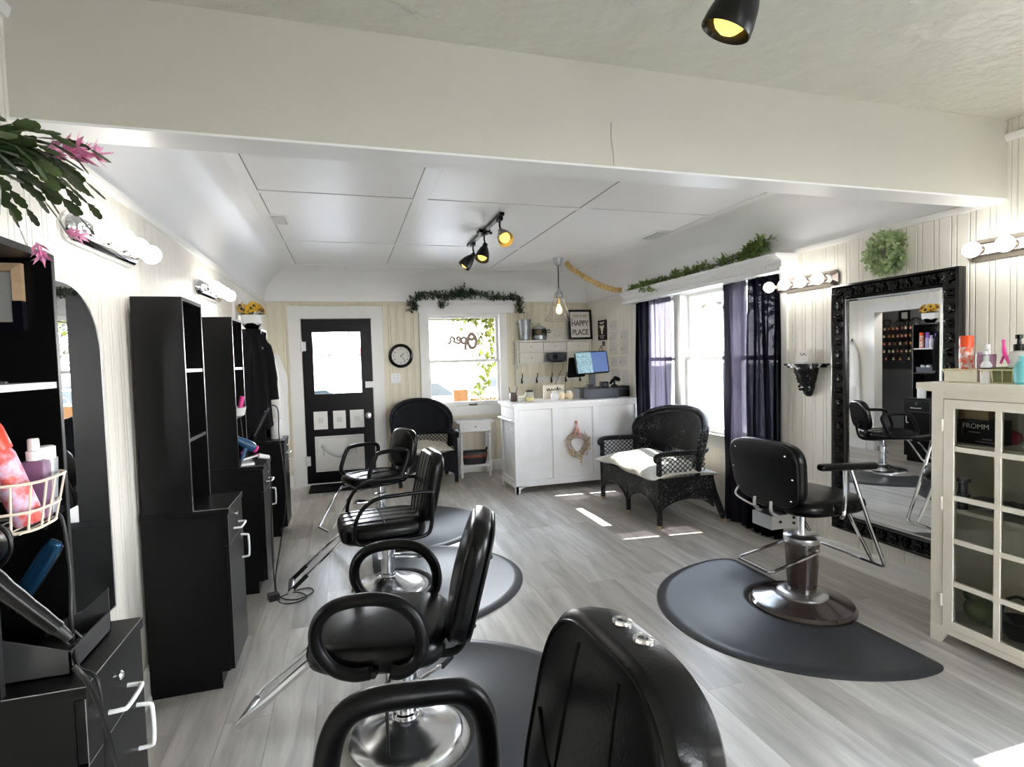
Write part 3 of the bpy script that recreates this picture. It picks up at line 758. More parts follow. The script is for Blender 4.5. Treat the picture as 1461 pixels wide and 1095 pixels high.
# third chair: channel-stitched seat, slim arms
def channel_chair(label, loc, rz):
    t = thing('salon_chair', label, 'chair', loc, rz, 'black hydraulic styling chairs')
    pedestal(t, .36, .235, True, 0)
    b = B(); pad(b, .265, .235, .12, T((-.035,0,.42)), e=5, r=.045, dome=.006, n=64)
    o = obj('seat', b, 'black_leather', t)
    b = B()
    for y in (-.135,-.045,.045,.135): tube(b, [(-.275,y,.478),(-.24,y,.4828),(-.14,y,.4852),(-.04,y,.4862),(.07,y,.4852),(.165,y,.4828),(.195,y,.478)], .0028, 6, k=3)
    tube(b, [(-.035,-.205,.478),(-.035,-.17,.4828),(-.035,-.09,.4852),(-.035,0,.4862),(-.035,.09,.4852),(-.035,.17,.4828),(-.035,.205,.478)], .0028, 6, k=3)
    obj('stitched_seam', b, 'black_rubber', o)
    o, X = backrest(t, .275, .655, .205, .225, .095, 13, dome=.004, taper=.02, e=5)
    b = B()
    for y in (-.125,-.04,.04,.125): tube(b, [X @ Vector((y, z, d)) for z, d in ((-.195,.045),(-.16,.0488),(0,.0515),(.16,.0488),(.195,.045))], .0035, 6, k=3)
    obj('stitched_seam', b, 'black_rubber', o)
    P = [(-.215,.40),(-.222,.46),(-.205,.54),(-.155,.61),(-.075,.650),(.05,.655),(.225,.657),(.252,.635),(.25,.56),(.235,.43),(.19,.385),(.05,.38),(-.16,.382)]
    for s in (-1, 1):
        b = B(); tube(b, [(x, s*.25, z) for x, z in P], .0125, 10, closed=True, k=3); obj('armrest', b, 'black_plastic', t)
    b = B()
    for s in (-1, 1): tube(b, [(-.16,s*.085,.385),(-.29,s*.085,.365),(-.575,s*.085,.125)], .0095, 8)
    f = obj('footrest', b, 'chrome', t, label='pair of chrome footrest rods')
    b = B()
    for s in (-1, 1): tube(b, [(-.49,s*.085,.197),(-.59,s*.085,.112)], .0135, 8)
    obj('sleeve', b, 'black_rubber', f)
    b = B(); tube(b, [(-.585,-.1,.115),(-.585,.1,.115)], .022, 10, flat=.5); obj('foot_plate', b, 'chrome_soft', f)
    return t
channel_chair('black salon chair with channel-stitched seat and slim curved arms, third from the camera', (.2, 3.60, 0), 5)

# farthest chair: closed loop arms of steel
def ring_chair(label, loc, rz):
    t = thing('salon_chair', label, 'chair', loc, rz, 'black hydraulic styling chairs')
    pedestal(t, .37, .255, True, 120)
    b = B(); pad(b, .255, .235, .09, T((-.05,0,.445)), e=4, r=.042, dome=.014, n=64)
    obj('seat', b, 'black_leather', t)
    b = B()
    for y in (-.08, .08): tube(b, [(-.27,y,.496),(-.05,y,.506),(.16,y,.492)], .004, 6, k=4)
    obj('seam', b, 'black_leather', t)
    o, X = backrest(t, .245, .675, .205, .18, .075, 10, dome=.02, taper=.03, e=3.4)
    b = B(); tube(b, [(.0,0,.385),(.2,0,.39),(.27,0,.44),(.30,0,.60)], .03, 8, k=4, flat=.35); obj('back_bracket', b, 'black_metal', t)
    P = [(-.205,.463),(-.232,.49),(-.236,.525),(-.215,.59),(-.19,.65),(-.165,.688),(-.125,.705),(0,.71),(.085,.706),(.125,.69),(.137,.655),(.125,.61),(.095,.545),(.07,.495),(.045,.468),(0,.455),(-.09,.453),(-.16,.455)]
    for s in (-1, 1):
        b = B(); tube(b, [(x, s*.268, z) for x, z in P], .018, 12, closed=True, k=4); a = obj('armrest', b, 'black_plastic', t)
        b = B(); tube(b, [(-.08,s*.262,.458),(-.08,s*.18,.42)], .012, 8); obj('arm_bracket', b, 'black_metal', a)
    b = B()
    tube(b, [(-.17,-.125,.40),(-.30,-.125,.385),(-.36,-.125,.33),(-.50,-.125,.11),(-.525,-.10,.085),(-.525,.10,.085),(-.50,.125,.11),(-.36,.125,.33),(-.30,.125,.385),(-.17,.125,.40)], .0125, 8)
    obj('footrest', b, 'chrome', t, label='chrome tube footrest')
    return t
ring_chair('black salon chair with closed ring armrests, farthest, in front of the entrance door', (.235, 5.0, 0), 25)

# nearest chair: tall padded back with two chrome eyelets
def tall_chair(label, loc, rz):
    t = thing('salon_chair', label, 'chair', loc, rz, 'black hydraulic styling chairs')
    pedestal(t, .43, .24, False)
    b = B(); pad(b, .25, .25, .12, T((-.06,0,.5)), e=4.2, r=.05, dome=.015, n=64); obj('seat', b, 'black_leather', t)
    X = T((.232, 0, .744)) @ RY(9) @ Matrix(((0,0,-1,0),(-1,0,0,0),(0,1,0,0),(0,0,0,1)))
    b = B(); pad(b, .245, .255, .105, X, e=3.6, r=.032, dome=.012, taper=.14, n=72); o = obj('backrest', b, 'black_leather', t)
    def onf(x, y):
        s = min(1, ((abs(x)/.213)**3.6 + (abs(y)/.223)**3.6)**(1/3.6)); return X @ Vector((x*(1-.14*(y/.255)), y, .0525+.012*(1-s*s)+.0006))
    b = B()
    tube(b, [onf(-.075,.205), onf(-.078,.1), onf(-.082,0), onf(-.1,-.2)], .0028, 6, k=4); tube(b, [onf(.075,.205), onf(.08,.1), onf(.085,-.02), onf(.1,-.2)], .0028, 6, k=4)
    tube(b, [onf(-.19,.02), onf(-.12,-.035), onf(-.04,-.06), onf(.05,-.10), onf(.12,-.16)], .004, 6, k=4)
    def rim(a, s, zz):
        c, q = math.cos(a), math.sin(a); x = .222*s*spw(c,2/3.6); y = .232*s*spw(q,2/3.6); return X @ Vector((x*(1-.14*y/.255), y, zz))
    tube(b, [rim(2*PI*k/60, 1, .0515) for k in range(60)], .004, 6, True)
    obj('seam', b, 'black_leather', o)
    for y in (-.036,.036):
        b = B(); lathe(b, [(.0085,-.004),(.0085,.0045),(.012,.0065),(.0165,.0055),(.018,.001),(.018,-.004)], 20, X @ T((y*.9,.2535,-.006)) @ RX(-90), cap=False)
        obj('eyelet', b, 'chrome', o, label='chrome eyelet')
    P = [(-.12,.51),(-.195,.53),(-.222,.60),(-.218,.70),(-.192,.775),(-.135,.802),(-.02,.793),(.05,.778),(.088,.735),(.102,.66),(.10,.58),(.07,.515),(.0,.50)]
    for s in (-1, 1):
        if s < 0: continue
        b = B(); tube(b, [(x, s*.285, z) for x, z in P], .025, 14, k=5); obj('armrest', b, 'black_vinyl', t)
    return t
tall_chair('black salon chair with tall padded back and two chrome eyelets, nearest, at the bottom edge', (.165, .80, 0), 3)

# chair at the framed mirror
def vintage_chair():
    t = thing('salon_chair', 'black vintage salon chair with padded flat armrest, facing the black framed mirror', 'chair', (2.45, 2.50, 0), 180, 'black hydraulic styling chairs')
    b = B(); lathe(b, [(.275,0),(.275,.018),(.262,.034),(.225,.04),(.16,.062),(.11,.075),(.05,.078)], 56); obj('base', b, 'bronze_base', t, label='dark brown domed base')
    b = B(); lathe(b, [(.135,.068),(.135,.078),(.12,.088),(.085,.094),(.06,.094)], 40); obj('base_ring', b, 'chrome_soft', t)
    b = B(); lathe(b, [(.074,.09),(.082,.2),(.092,.385)], 40); cy = obj('cylinder', b, 'bronze_base', t, label='dark brown tapered cylinder')
    b = B(); lathe(b, [(.094,.375),(.097,.38),(.097,.405),(.088,.413),(.03,.418)], 40); obj('cap', b, 'chrome_soft', cy)
    b = B(); lathe(b, [(.021,.41),(.021,.60)], 20); obj('piston', b, 'chrome', t)
    b = B(); tube(b, [(.0,-.115,.345),(.07,-.12,.33),(.315,-.13,.285),(.335,-.115,.28),(.335,.115,.28),(.315,.13,.285),(.07,.12,.33),(0,.115,.345)], .0085, 8)
    lathe(b, [(.014,-.12),(.014,.12)], 12, T((0,0,.345)) @ RX(90)); obj('pump_lever', b, 'chrome', t)
    b = B(); pad(b, .245, .245, .085, T((-.03,0,.615)), e=4, r=.04, dome=.012, n=64); obj('seat', b, 'black_leather', t)
    X = T((.235, 0, .80)) @ RY(7) @ Matrix(((0,0,-1,0),(-1,0,0,0),(0,1,0,0),(0,0,0,1)))
    b = B(); pad(b, .25, .175, .07, X @ T((0,0,.012)), e=4.2, r=.03, dome=.015, taper=-.06, n=64); o = obj('backrest', b, 'black_leather', t)
    b = B(); pad(b, .252, .178, .022, X @ T((0,0,-.03)), e=4.0, r=.01, dome2=.014, taper=-.06, n=64); obj('back_shell', b, 'black_vinyl', o)
    b = B()
    for x, y in ((.19,.12),(.225,0),(.2,-.12),(-.19,.12),(-.225,0),(-.2,-.12)): sphere(b, X @ Vector((x,y,-.044)), .006, 8)
    obj('screw', b, 'chrome', o)
    b = B(); box(b, .10, .275, -.075, .075, .49, .565); bk = obj('back_bracket', b, 'chrome_soft', t, bev=.006)
    for s in (-1, 1):
        b = B(); tube(b, [(.20,s*.06,.55),(.265,s*.062,.585),(.268,s*.062,.645)], .009, 8, k=4, flat=.5); obj('strut', b, 'chrome_soft', bk)
        if s > 0: continue
        b = B(); tube(b, [(.262,s*.21,.665),(.285,s*.20,.63),(.27,s*.13,.60),(.23,s*.075,.575)], .0065, 8, k=4); obj('tension_rod', b, 'chrome_soft', bk)
    b = B()
    for x, z in ((.13,.515),(.13,.545),(.22,.53)):
        for s in (-1,1): lathe(b, [(.008,0),(.008,.006),(.001,.007)], 10, T((x, s*.075, z)) @ RX(-90*s))
    obj('bolt', b, 'black_metal', bk)
    for s in (-1, 1):
        y = s*.268
        b = B(); pad(b, .19, .027, .036, T((-.04,y,.848)) @ RY(-3), e=6, r=.014, n=40); a = obj('armrest', b, 'black_leather', t)
        b = B()
        tube(b, [(-.02,y,.83),(-.02,y,.68),(-.01,y,.60),(-.02,y*.93,.575),(-.07,y*.8,.57)], .0105, 8, k=3)
        tube(b, [(-.06,y,.83),(-.12,y,.68),(-.185,y,.52),(-.285,y,.30)], .0105, 8)
        obj('arm_post', b, 'chrome', a)
    b = B(); tube(b, [(-.282,.268,.305),(-.292,.262,.284),(-.292,.24,.28),(-.292,-.24,.28),(-.292,-.262,.284),(-.282,-.268,.305)], .0105, 8)
    tube(b, [(-.12,-.2,.58),(-.15,-.2,.52),(-.285,-.2,.29)], .0095, 8); tube(b, [(-.12,.2,.58),(-.15,.2,.52),(-.285,.2,.29)], .0095, 8)
    obj('footrest', b, 'chrome', t, label='chrome tube footrest')
    return t
vintage_chair()

# anti-fatigue mats: half ellipse with a round notch for the chair base
def mat_mesh(a, b_, notch, nr):
    bm = B()
    def outline(ins, z):
        P = []; t1 = math.radians(78)
        for k in range(49):
            t = -t1 + 2*t1*k/48
            P.append(((a-ins)*math.cos(t)**.92, (b_-ins)*math.sin(t)))
        def bez(p0, p1, p2): return [((1-s)**2*p0[0]+2*s*(1-s)*p1[0]+s*s*p2[0], (1-s)**2*p0[1]+2*s*(1-s)*p1[1]+s*s*p2[1]) for s in (k/8 for k in range(1, 9))]
        e = P[-1]; tip = ((ins, (b_-ins)*1.0), (ins, (b_-ins)*.90))
        up = bez(e, *tip); q = [(x, -y) for x, y in up[::-1]] + P + up
        # straight back edge with notch
        r = nr + ins*.6
        x0 = ins
        n0 = math.asin(min(.99, (x0-notch)/r)) if abs(x0-notch) < r else 0
        for k in range(25):
            t = PI/2 - n0 - (PI-2*n0)*k/24
            q.append((notch + r*math.cos(t), r*math.sin(t)))
        return [(x if x > x0 else x0, y, z) for x, y in q]
    L = [outline(0,0), outline(.0,.004), outline(.012,.010), outline(.055,.017), outline(.06,.0155)]
    loops(bm, L, cap1=False)
    top = [v for v in bm.verts if abs(v.co.z-.0155) < 1e-5]
    bm.verts.ensure_lookup_table()
    top = bm.verts[-len(L[0]):]
    f = face(bm, list(top))
    bmesh.ops.remove_doubles(bm, verts=bm.verts, dist=1e-5)
    bmesh.ops.triangulate(bm, faces=[f for f in bm.faces if len(f.verts) > 4])
    return bm
me_a, me_b = .98, .755
def floor_mat(label, loc, rz, a=.95, b_=.755, notch=.09, nr=.25):
    return single('floor_mat', mat_mesh(a, b_, notch, nr), 'mat_rubber', label, 'mat', loc, rz, 'grey anti-fatigue floor mats', ang=60)
floor_mat('grey half-round floor mat under the loop-armed chair, nearest on the left side', (.07, 2.12, 0), -6)
floor_mat('grey half-round floor mat under the channel-stitched chair', (.12, 3.62, 0), 0, .97)
floor_mat('grey half-round floor mat under the farthest chair', (.17, 4.88, 0), 2, .97, .74)
floor_mat('grey half-round floor mat under the chair at the black framed mirror', (2.56, 2.51, 0), 180, .93, .77, .10, .285)
single('door_mat', box(B(), -.39, .39, -.21, .21, 0, .012), 'charcoal_cloth', 'dark grey rectangular mat on the floor inside the entrance door', 'mat', (-.09, 6.76, 0), 0, bev=.004)

# ---------------------------------------------------------------- wicker
def lattice(bm, fn, nu, nv, r):
    """criss-cross canes over the patch fn(u,v)"""
    for s in (1, -1):
        for k in range(-nv, nu+1):
            pts = []
            for j in range(nv*2+1):
                v = j/(nv*2); u = (k + v*nv)/nu
                if s < 0: u = 1-u
                if -.001 <= u <= 1.001: pts.append(fn(min(max(u,0),1), v))
            if len(pts) > 1: tube(bm, pts, r, 5)
def wicker(name, label, cat, loc, rz, W, mid, mname, ztop=.94, zarm=.60, xf=-.28, xb=.22, group=None, legz=.0):
    t = thing(name, label, cat, loc, rz, group)
    zs = .385
    def hw(z):
        zc = ztop-.24
        if z <= zc: return W*(.90+.13*(z-.40)/(zc-.40))
        return W*1.03*(1-min(1,((z-zc)/.24))**2.3)**(1/2.3)
    def bx(y, z): return xb + (z-.40)*.24 - .16*(abs(y)/W)**2.4*(1 if z < 1 else 1)
    def sh(u, v, z0, z1):
        z = z0 + (z1-z0)*v; y = (2*u-1)*hw(z); return Vector((bx(y,z), y, z))
    b = B(); sheet(b, lambda u, v: sh(u, 1-(1-v)**1.8, .56, ztop-.002), 40, 22)
    o = obj('backrest', b, mname, t); s = o.modifiers.new('thick', 'SOLIDIFY'); s.thickness = .016; s.offset = 0
    b = B(); lattice(b, lambda u, v: sh(u, v, .40, .565), int(W*44), 4, .0045); obj('back_lattice', b, mname, t)
    b = B(); zc = ztop-.24
    P = [(0, -hw(z)) + (z,) for z in (.40,.48,.56,.64)] + [(0, -hw(zc+.24*math.sin(a)), zc+.24*math.sin(a)) for a in [PI/2*k/12 for k in range(13)]]
    P = P + [(0, -p[1], p[2]) for p in P[::-1][1:]]
    P = [(bx(p[1], p[2]), p[1], p[2]) for p in P]
    tube(b, P, .026, 10); 
    Q = [(p[0]-.028, p[1]*.93, p[2]-.035*(1 if p[2] > .6 else .3)) for p in P]; tube(b, Q, .014, 8)
    obj('rolled_rim', b, mname, o)
    # seat frame, front apron with arches
    b = B(); box(b, xf, xb, -W*.9, W*.9, zs-.05, zs-.02); obj('seat_deck', b, mname, t)
    def arch(y0, y1, low, high, k=12): return [(y0+(y1-y0)*i/k, low+(high-low)*math.sin(PI*i/k)**.7) for i in range(k+1)]
    feet = [-W*.93, 0, W*.93] if mid else [-W*.93, W*.93]
    low = []
    for a, c in zip(feet, feet[1:]): low += arch(a, c, .115, .245 if mid else .22)
    XF = Matrix(((0,0,1,xf-.012),(1,0,0,0),(0,1,0,0),(0,0,0,1)))
    b = B(); extr(b, [(feet[0], zs)] + low + [(feet[-1], zs)], .018, XF); a = obj('front_apron', b, mname, t)
    b = B(); tube(b, [(xf-.012, y, z) for y, z in low], .011, 8); obj('braid', b, mname, a)
    for s in (-1, 1):
        y = s*W*.93
        b = B(); lo = arch(xf, xb+.03, .14, .235); extr(b, [(xf, zs+.03)] + lo + [(xb+.03, zs+.03)], .016, Matrix(((1,0,0,0),(0,0,1,y-.008),(0,1,0,0),(0,0,0,1)))); sp = obj('side_apron', b, mname, t)
        b = B(); tube(b, [(x, y, z) for x, z in lo], .011, 8); obj('braid', b, mname, sp)
        b = B(); tube(b, [(xf, y, .025), (xf, y, zarm-.01)], .024, 10); l = obj('leg', b, mname, t)
        b = B(); lathe(b, [(.017,0),(.021,.01),(.021,.03)], 12, T((xf, y, 0))); obj('foot', b, 'tan_wood', l)
        b = B(); tube(b, [(xb, y, zs), (xb+.03, y, .27), (xb+.12, y*1.03, .03)], [.03,.03,.026,.022], 10); l = obj('leg', b, mname, t)
        b = B(); tube(b, [(xb+.115, y*1.03, .04), (xb+.125, y*1.03, .002)], .023, 10); obj('foot', b, 'tan_wood', l)
        # arm: flat braided top, lattice below
        P = [(xf-.02, y, zarm-.03), (xf-.03, y, zarm), (xf+.06, y, zarm+.018), (xb-.10, y*1.0, zarm+.012), (xb-.035, y*.985, zarm+.02)]
        b = B(); tube(b, P, .042, 10, k=5, flat=.42); ar = obj('armrest', b, mname, t)
        b = B(); lattice(b, lambda u, v: Vector((xf+.01+(xb-.06-xf)*u, y, .43+(zarm-.44)*v)), 9, 4, .0042); obj('arm_lattice', b, mname, ar)
    if mid:
        b = B(); tube(b, [(xf-.003, 0, .025), (xf-.003, 0, .25)], .022, 10); l = obj('leg', b, mname, t)
        b = B(); lathe(b, [(.017,0),(.021,.01),(.021,.03)], 12, T((xf-.003, 0, 0))); obj('foot', b, 'tan_wood', l)
    return t
wicker('wicker_settee', 'black painted wicker settee under the curtained window', 'sofa', (2.745, 4.56, 0), 0, .575, True, 'wicker_black', ztop=.95, zarm=.605)
b = B(); pillow(b, .31, .55, .16, n=24, wav=.014, sag=lambda u, v: -.025*(abs(u)**3) + .012*math.sin(4*v+1)); single('seat_cushion', b, 'cushion_cream', 'cream patterned cushion in the sun on the wicker settee', 'cushion', (2.71, 4.56, .452))
wicker('wicker_armchair', 'round-backed dark wicker armchair beside the entrance door', 'chair', (.84, 6.60, 0), 90+4, .355, False, 'wicker_navy', ztop=.985, zarm=.60, xf=-.24, xb=.17)
b = B(); pillow(b, .27, .27, .11, n=18, wav=.01, seed=4); single('seat_cushion', b, 'cushion_print', 'patterned square cushion on the round-backed wicker armchair', 'cushion', (.85, 6.53, .44), 4, rot=(math.radians(3), 0, math.radians(4)))

# ---------------------------------------------------------------- small white side table
t = thing('side_table', 'small white turned-leg side table under the back window', 'table', (1.49, 6.76, 0))
b = B(); box(b, -.24, .24, -.155, .155, .69, .712); obj('tabletop', b, 'white_chalk', t, bev=.006)
b = B(); box(b, -.195, .195, -.12, .12, .575, .69); obj('apron', b, 'white_chalk', t)
b = B(); box(b, -.15, .15, -.128, -.119, .59, .678); dr = obj('drawer', b, 'white_chalk', t, bev=.003)
b = B(); sphere(b, (0,-.14,.635), .012, 10); obj('knob', b, 'brass', dr)
b = B(); tube(b, [(-.1,-.13,.63),(-.05,-.13,.645),(-.02,-.13,.63)], .003, 6, k=3); tube(b, [(.1,-.13,.63),(.05,-.13,.645),(.02,-.13,.63)], .003, 6, k=3); obj('carving', b, 'white_chalk', dr)
for sx in (-.18,.18):
    for sy in (-.105,.105):
        b = B(); lathe(b, [(.012,0),(.016,.02),(.014,.05),(.02,.06),(.02,.10),(.02,.19),(.014,.2),(.019,.215),(.013,.23),(.015,.26),(.021,.40),(.024,.47),(.016,.51),(.021,.53),(.014,.545),(.021,.56),(.021,.58)], 16, T((sx,sy,0))); obj('leg', b, 'white_chalk', t)
b = B(); box(b, -.2, .2, -.125, .125, .135, .155); obj('shelf', b, 'white_chalk', t, bev=.004)
p = thing('magazine_bag', 'dark bag with rust stripes on the lower shelf of the white side table', 'bag', (1.49, 6.76, .155))
b = B(); loops(b, [[(w*spw(math.cos(a),.6), d*spw(math.sin(a),.6), z) for a in [2*PI*k/28 for k in range(28)]] for w, d, z in ((.14,.08,0),(.155,.095,.06),(.165,.1,.15),(.16,.095,.158),(.15,.09,.14))]); obj('bag_body', b, 'bag_dark', p)
b = B(); loops(b, [[(w*spw(math.cos(a),.6), d*spw(math.sin(a),.6), z) for a in [2*PI*k/28 for k in range(28)]] for w, d, z in ((.158,.099,.085),(.166,.104,.1),(.168,.105,.118),(.163,.1,.125))], cap0=False, cap1=False); obj('stripe', b, 'bag_rust', p)
b = B()
for s in (-1,1): tube(b, [(s*.15,-.03,.14),(s*.165,-.02,.19),(s*.165,.02,.19),(s*.15,.03,.14)], .007, 8, k=4)
obj('handle', b, 'bag_dark', p)

# ---------------------------------------------------------------- reception counter
t = thing('reception_counter', 'white painted reception counter with three front panels', 'counter', (1.685, 5.60, 0))
W, Dp = 1.495, .55
b = B(); box(b, .02, W, .02, Dp, .075, .95); obj('carcass', b, 'white_chalk', t)
b = B(); box(b, -.025, W+.01, -.03, Dp+.02, .952, .982); obj('countertop', b, 'white_chalk', t, bev=.008)
b = B()
for a, c in ((0,.045),(.436,.51),(.921,.99),(1.445,W)): box(b, a, c, 0, .02, .138, .912)
box(b, 0, W, 0, .02, .912, .95); box(b, 0, W, 0, .02, .075, .138); obj('front_frame', b, 'white_chalk', t, bev=.003)
for a, c in ((.045,.436),(.51,.921),(.99,1.445)):
    b = B(); P = [(a+.006,.013,.144),(c-.006,.013,.144),(c-.006,.013,.906),(a+.006,.013,.906)]; tube(b, P, .005, 6, True); box(b, a, c, .014, .0195, .138, .912); obj('front_panel', b, 'white_chalk', t)
b = B()
box(b, 0, .02, .02, .065, .138, .79); box(b, 0, .02, Dp-.045, Dp, .138, .79); box(b, 0, .02, .02, Dp, .075, .138); box(b, 0, .02, .02, Dp, .93, .95); box(b, 0, .02, .02, Dp, .78, .805); obj('end_frame', b, 'white_chalk', t, bev=.003)
b = B(); box(b, .002, .019, .04, Dp-.02, .812, .925); obj('end_drawer', b, 'white_chalk', t, bev=.003)
b = B(); box(b, -.03, .0, .0, Dp, .785, .803); tube(b, [(-.03,0,.794),(-.03,Dp,.794)], .011, 8); obj('towel_ledge', b, 'white_chalk', t)
b = B(); lathe(b, [(.014,0),(.016,.012),(.008,.02)], 12, T((0,.11,.71)) @ RY(-90)); tube(b, [(-.025,.085+.045*math.cos(a)+.02,.70+.035*math.sin(a)) for a in [2*PI*k/16 for k in range(16)]], .005, 6, True); obj('ring_pull', b, 'white_gloss', t)
for x, m in ((0, 1), (W-.1, -1)):
    b = B(); P = [(0,0),(.045,0),(.05,.05),(.1,.07),(.1,.085),(0,.085)]; P = P if m > 0 else [(.1-p, q) for p, q in P]
    extr(b, [(p+x, q) for p, q in P], .03, Matrix(((1,0,0,0),(0,0,1,0),(0,1,0,0),(0,0,0,1)))); obj('foot', b, 'white_chalk', t)
b = B(); box(b, -.004, .03, 0, .05, 0, .085); box(b, -.004, .03, Dp-.05, Dp, 0, .085); extr(b, [(.05,.085),(.05,.03),(.08,.06),(Dp-.08,.06),(Dp-.05,.03),(Dp-.05,.085)], .025, Matrix(((0,0,1,0),(1,0,0,0),(0,1,0,0),(0,0,0,1)))); obj('foot', b, 'white_chalk', t)
b = B(); box(b, -.012, .0, 0, Dp, .075, .10); obj('plinth', b, 'white_chalk', t)

# ---------------------------------------------------------------- glazed display cabinet, right edge
t = thing('display_cabinet', 'cream painted glazed display cabinet at the right edge', 'cabinet', (2.76, 2.0, 0))
L = -.70; dx = .42
b = B()
box(b, .02, dx, -.02, 0, .06, 1.2449); box(b, .02, dx, L, L+.02, .06, 1.2449); box(b, dx-.012, dx-.001, L+.02, -.02, .06, 1.2448)
box(b, .021, dx-.012, L+.02, -.02, .09, .115); box(b, .021, dx-.012, L+.02, -.02, 1.225, 1.2447)
box(b, 0, .02, -.055, 0, .03, 1.245); box(b, 0, .02, L, L+.055, .03, 1.245); box(b, .0005, .02, L+.055, -.055, 1.21, 1.245); box(b, .0005, .02, L+.055, -.055, .055, .085)
obj('carcass', b, 'cream_paint', t, bev=.002)
b = B(); box(b, -.045, dx+.0, L-.04, .045, 1.255, 1.287); box(b, -.02, dx, L-.02, .02, 1.245, 1.255); obj('top', b, 'cream_paint', t, bev=.007)
for z in (.655, .975):
    b = B(); box(b, .035, dx-.012, L+.02, -.02, z, z+.018); obj('shelf', b, 'cream_paint', t)
for y, m in ((0, -1), (L, 1)):
    b = B(); extr(b, [(y,0),(y+m*.045,0),(y+m*.09,.075),(y+m*.11,.09),(y,.09)], .022, Matrix(((0,0,1,-.0015),(1,0,0,0),(0,1,0,0),(0,0,0,1)))); obj('leg', b, 'cream_paint', t)
    b = B(); box(b, dx-.03, dx+.0015, min(y, y+m*.045), max(y, y+m*.045), 0, .09); obj('leg', b, 'cream_paint', t)
b = B(); y0, y1 = L+.06, -.06; cols = [y1-.042-.205*k for k in range(5)]
zs = [.128, .315, .525, .735, .972, 1.165]
box(b, -.004, .018, y1-.045, y1, .088, 1.207); box(b, -.004, .018, y0, y0+.035, .088, 1.207)
box(b, -.0035, .018, y0+.035, y1-.045, .088, .128); box(b, -.0035, .018, y0+.035, y1-.045, 1.165, 1.207)
ys = [y1-.045-.175, y1-.045-.175-.205]
for y in ys: box(b, -.003, .016, y-.024, y, .128, 1.165)
for z in zs[1:-1]: box(b, -.0022, .0165, y0+.03, y1-.045, z-.012, z+.012)
dr = obj('door', b, 'cream_paint', t, bev=.002)
b = B(); box(b, .005, .008, y0+.03, y1-.04, .12, 1.17); obj('glass', b, 'cabinet_glass', dr, smooth=False)
b = B()
for z in (.22, .70, 1.08): tube(b, [(-.006, y1+.006, z-.03), (-.006, y1+.006, z+.03)], .0055, 8); box(b, -.003, .0, y1+.006, y1+.022, z-.028, z+.028)
obj('hinge', b, 'cream_paint', dr)

# ---------------------------------------------------------------- framed standing mirror on the right wall
y0, y1, z0, z1, fw = 2.14, 2.95, .25, 1.89, .10
t = thing('framed_mirror', 'tall mirror in an ornate black carved frame on the right wall', 'mirror', (XR-.004, (y0+y1)/2, z0))
off = T((-(XR-.004), -(y0+y1)/2, -z0))
xo = XR-.004
def fr(bm, ins, x): return [(x, y0+ins, z0+ins), (x, y1-ins, z0+ins), (x, y1-ins, z1-ins), (x, y0+ins, z1-ins)]
b = B(); L4 = [fr(b, i, xo-d) for i, d in ((0,0),(0,.052),(.012,.058),(.022,.046),(.078,.040),(.086,.046),(.094,.040),(fw,.024),(fw,.0))]
loops(b, L4, cap0=False, cap1=False); frame_bm = b
b = B(); box(b, xo-.026, xo-.004, y0+fw-.004, y1-fw+.004, z0+fw-.004, z1-fw+.004); obj('mirror_glass', b, 'mirror', t, smooth=False, X=off)
b = B()
for ins in (.003,): pass
bv = .014
iy0, iy1, iz0, iz1 = y0+fw, y1-fw, z0+fw, z1-fw
A = [(xo-.0275, iy0, iz0), (xo-.0275, iy1, iz0), (xo-.0275, iy1, iz1), (xo-.0275, iy0, iz1)]; C4 = [(xo-.0295, iy0+bv, iz0+bv), (xo-.0295, iy1-bv, iz0+bv), (xo-.0295, iy1-bv, iz1-bv), (xo-.0295, iy0+bv, iz1-bv)]
loops(b, [A, C4], cap0=False, cap1=False); obj('bevelled_edge', b, 'mirror', t, smooth=False, X=off)
def motif(bm, c, ax, up, s):
    """one scrolling leaf of the carved band: c centre, ax along the band, up across it"""
    c, ax, up = Vector(c), Vector(ax), Vector(up); nx = Vector((-1,0,0))
    def pt(a, q, h=0): return c + ax*(a*s) + up*(q*s) + nx*(h*s)
    for m in (1, -1):
        tube(bm, [pt(-.42*m,-.55,.05), pt(-.46*m,-.1,.22), pt(-.2*m,.28,.28), pt(.1*m,.1,.25), pt(-.05*m,-.12,.2)], [.11*s,.15*s,.13*s,.09*s,.07*s], 6, k=3)
        tube(bm, [pt(-.1*m,-.6,.05), pt(-.12*m,-.2,.25), pt(-.3*m,.5,.22), pt(-.48*m,.6,.1)], [.07*s,.11*s,.1*s,.05*s], 6, k=3)
    sphere(bm, pt(0,.5,.16), .14*s, 8); sphere(bm, pt(0,-.35,.2), .12*s, 8)
b = frame_bm; s = .044; xr = xo-.042
nV = 18; nH = 8; m_ = .05
for k in range(nV):
    z = z0+.05+.09+(z1-z0-.1-.18)*k/(nV-1)
    motif(b, (xr, y0+m_, z), (0,0,1), (0,1 if k%2 else -1,0), s); motif(b, (xr, y1-m_, z), (0,0,1), (0,-1 if k%2 else 1,0), s)
for k in range(nH):
    y = y0+.05+.09+(y1-y0-.1-.18)*k/(nH-1)
    motif(b, (xr, y, z0+m_), (0,1,0), (0,0,1 if k%2 else -1), s); motif(b, (xr, y, z1-m_), (0,1,0), (0,0,-1 if k%2 else 1), s)
for y in (y0+m_, y1-m_):
    for z in (z0+m_, z1-m_): motif(b, (xr, y, z), Vector((0,1,1)).normalized(), Vector((0,1,-1)).normalized(), s*1.15)
obj('frame', b, 'black_frame', t, X=off, ang=42)

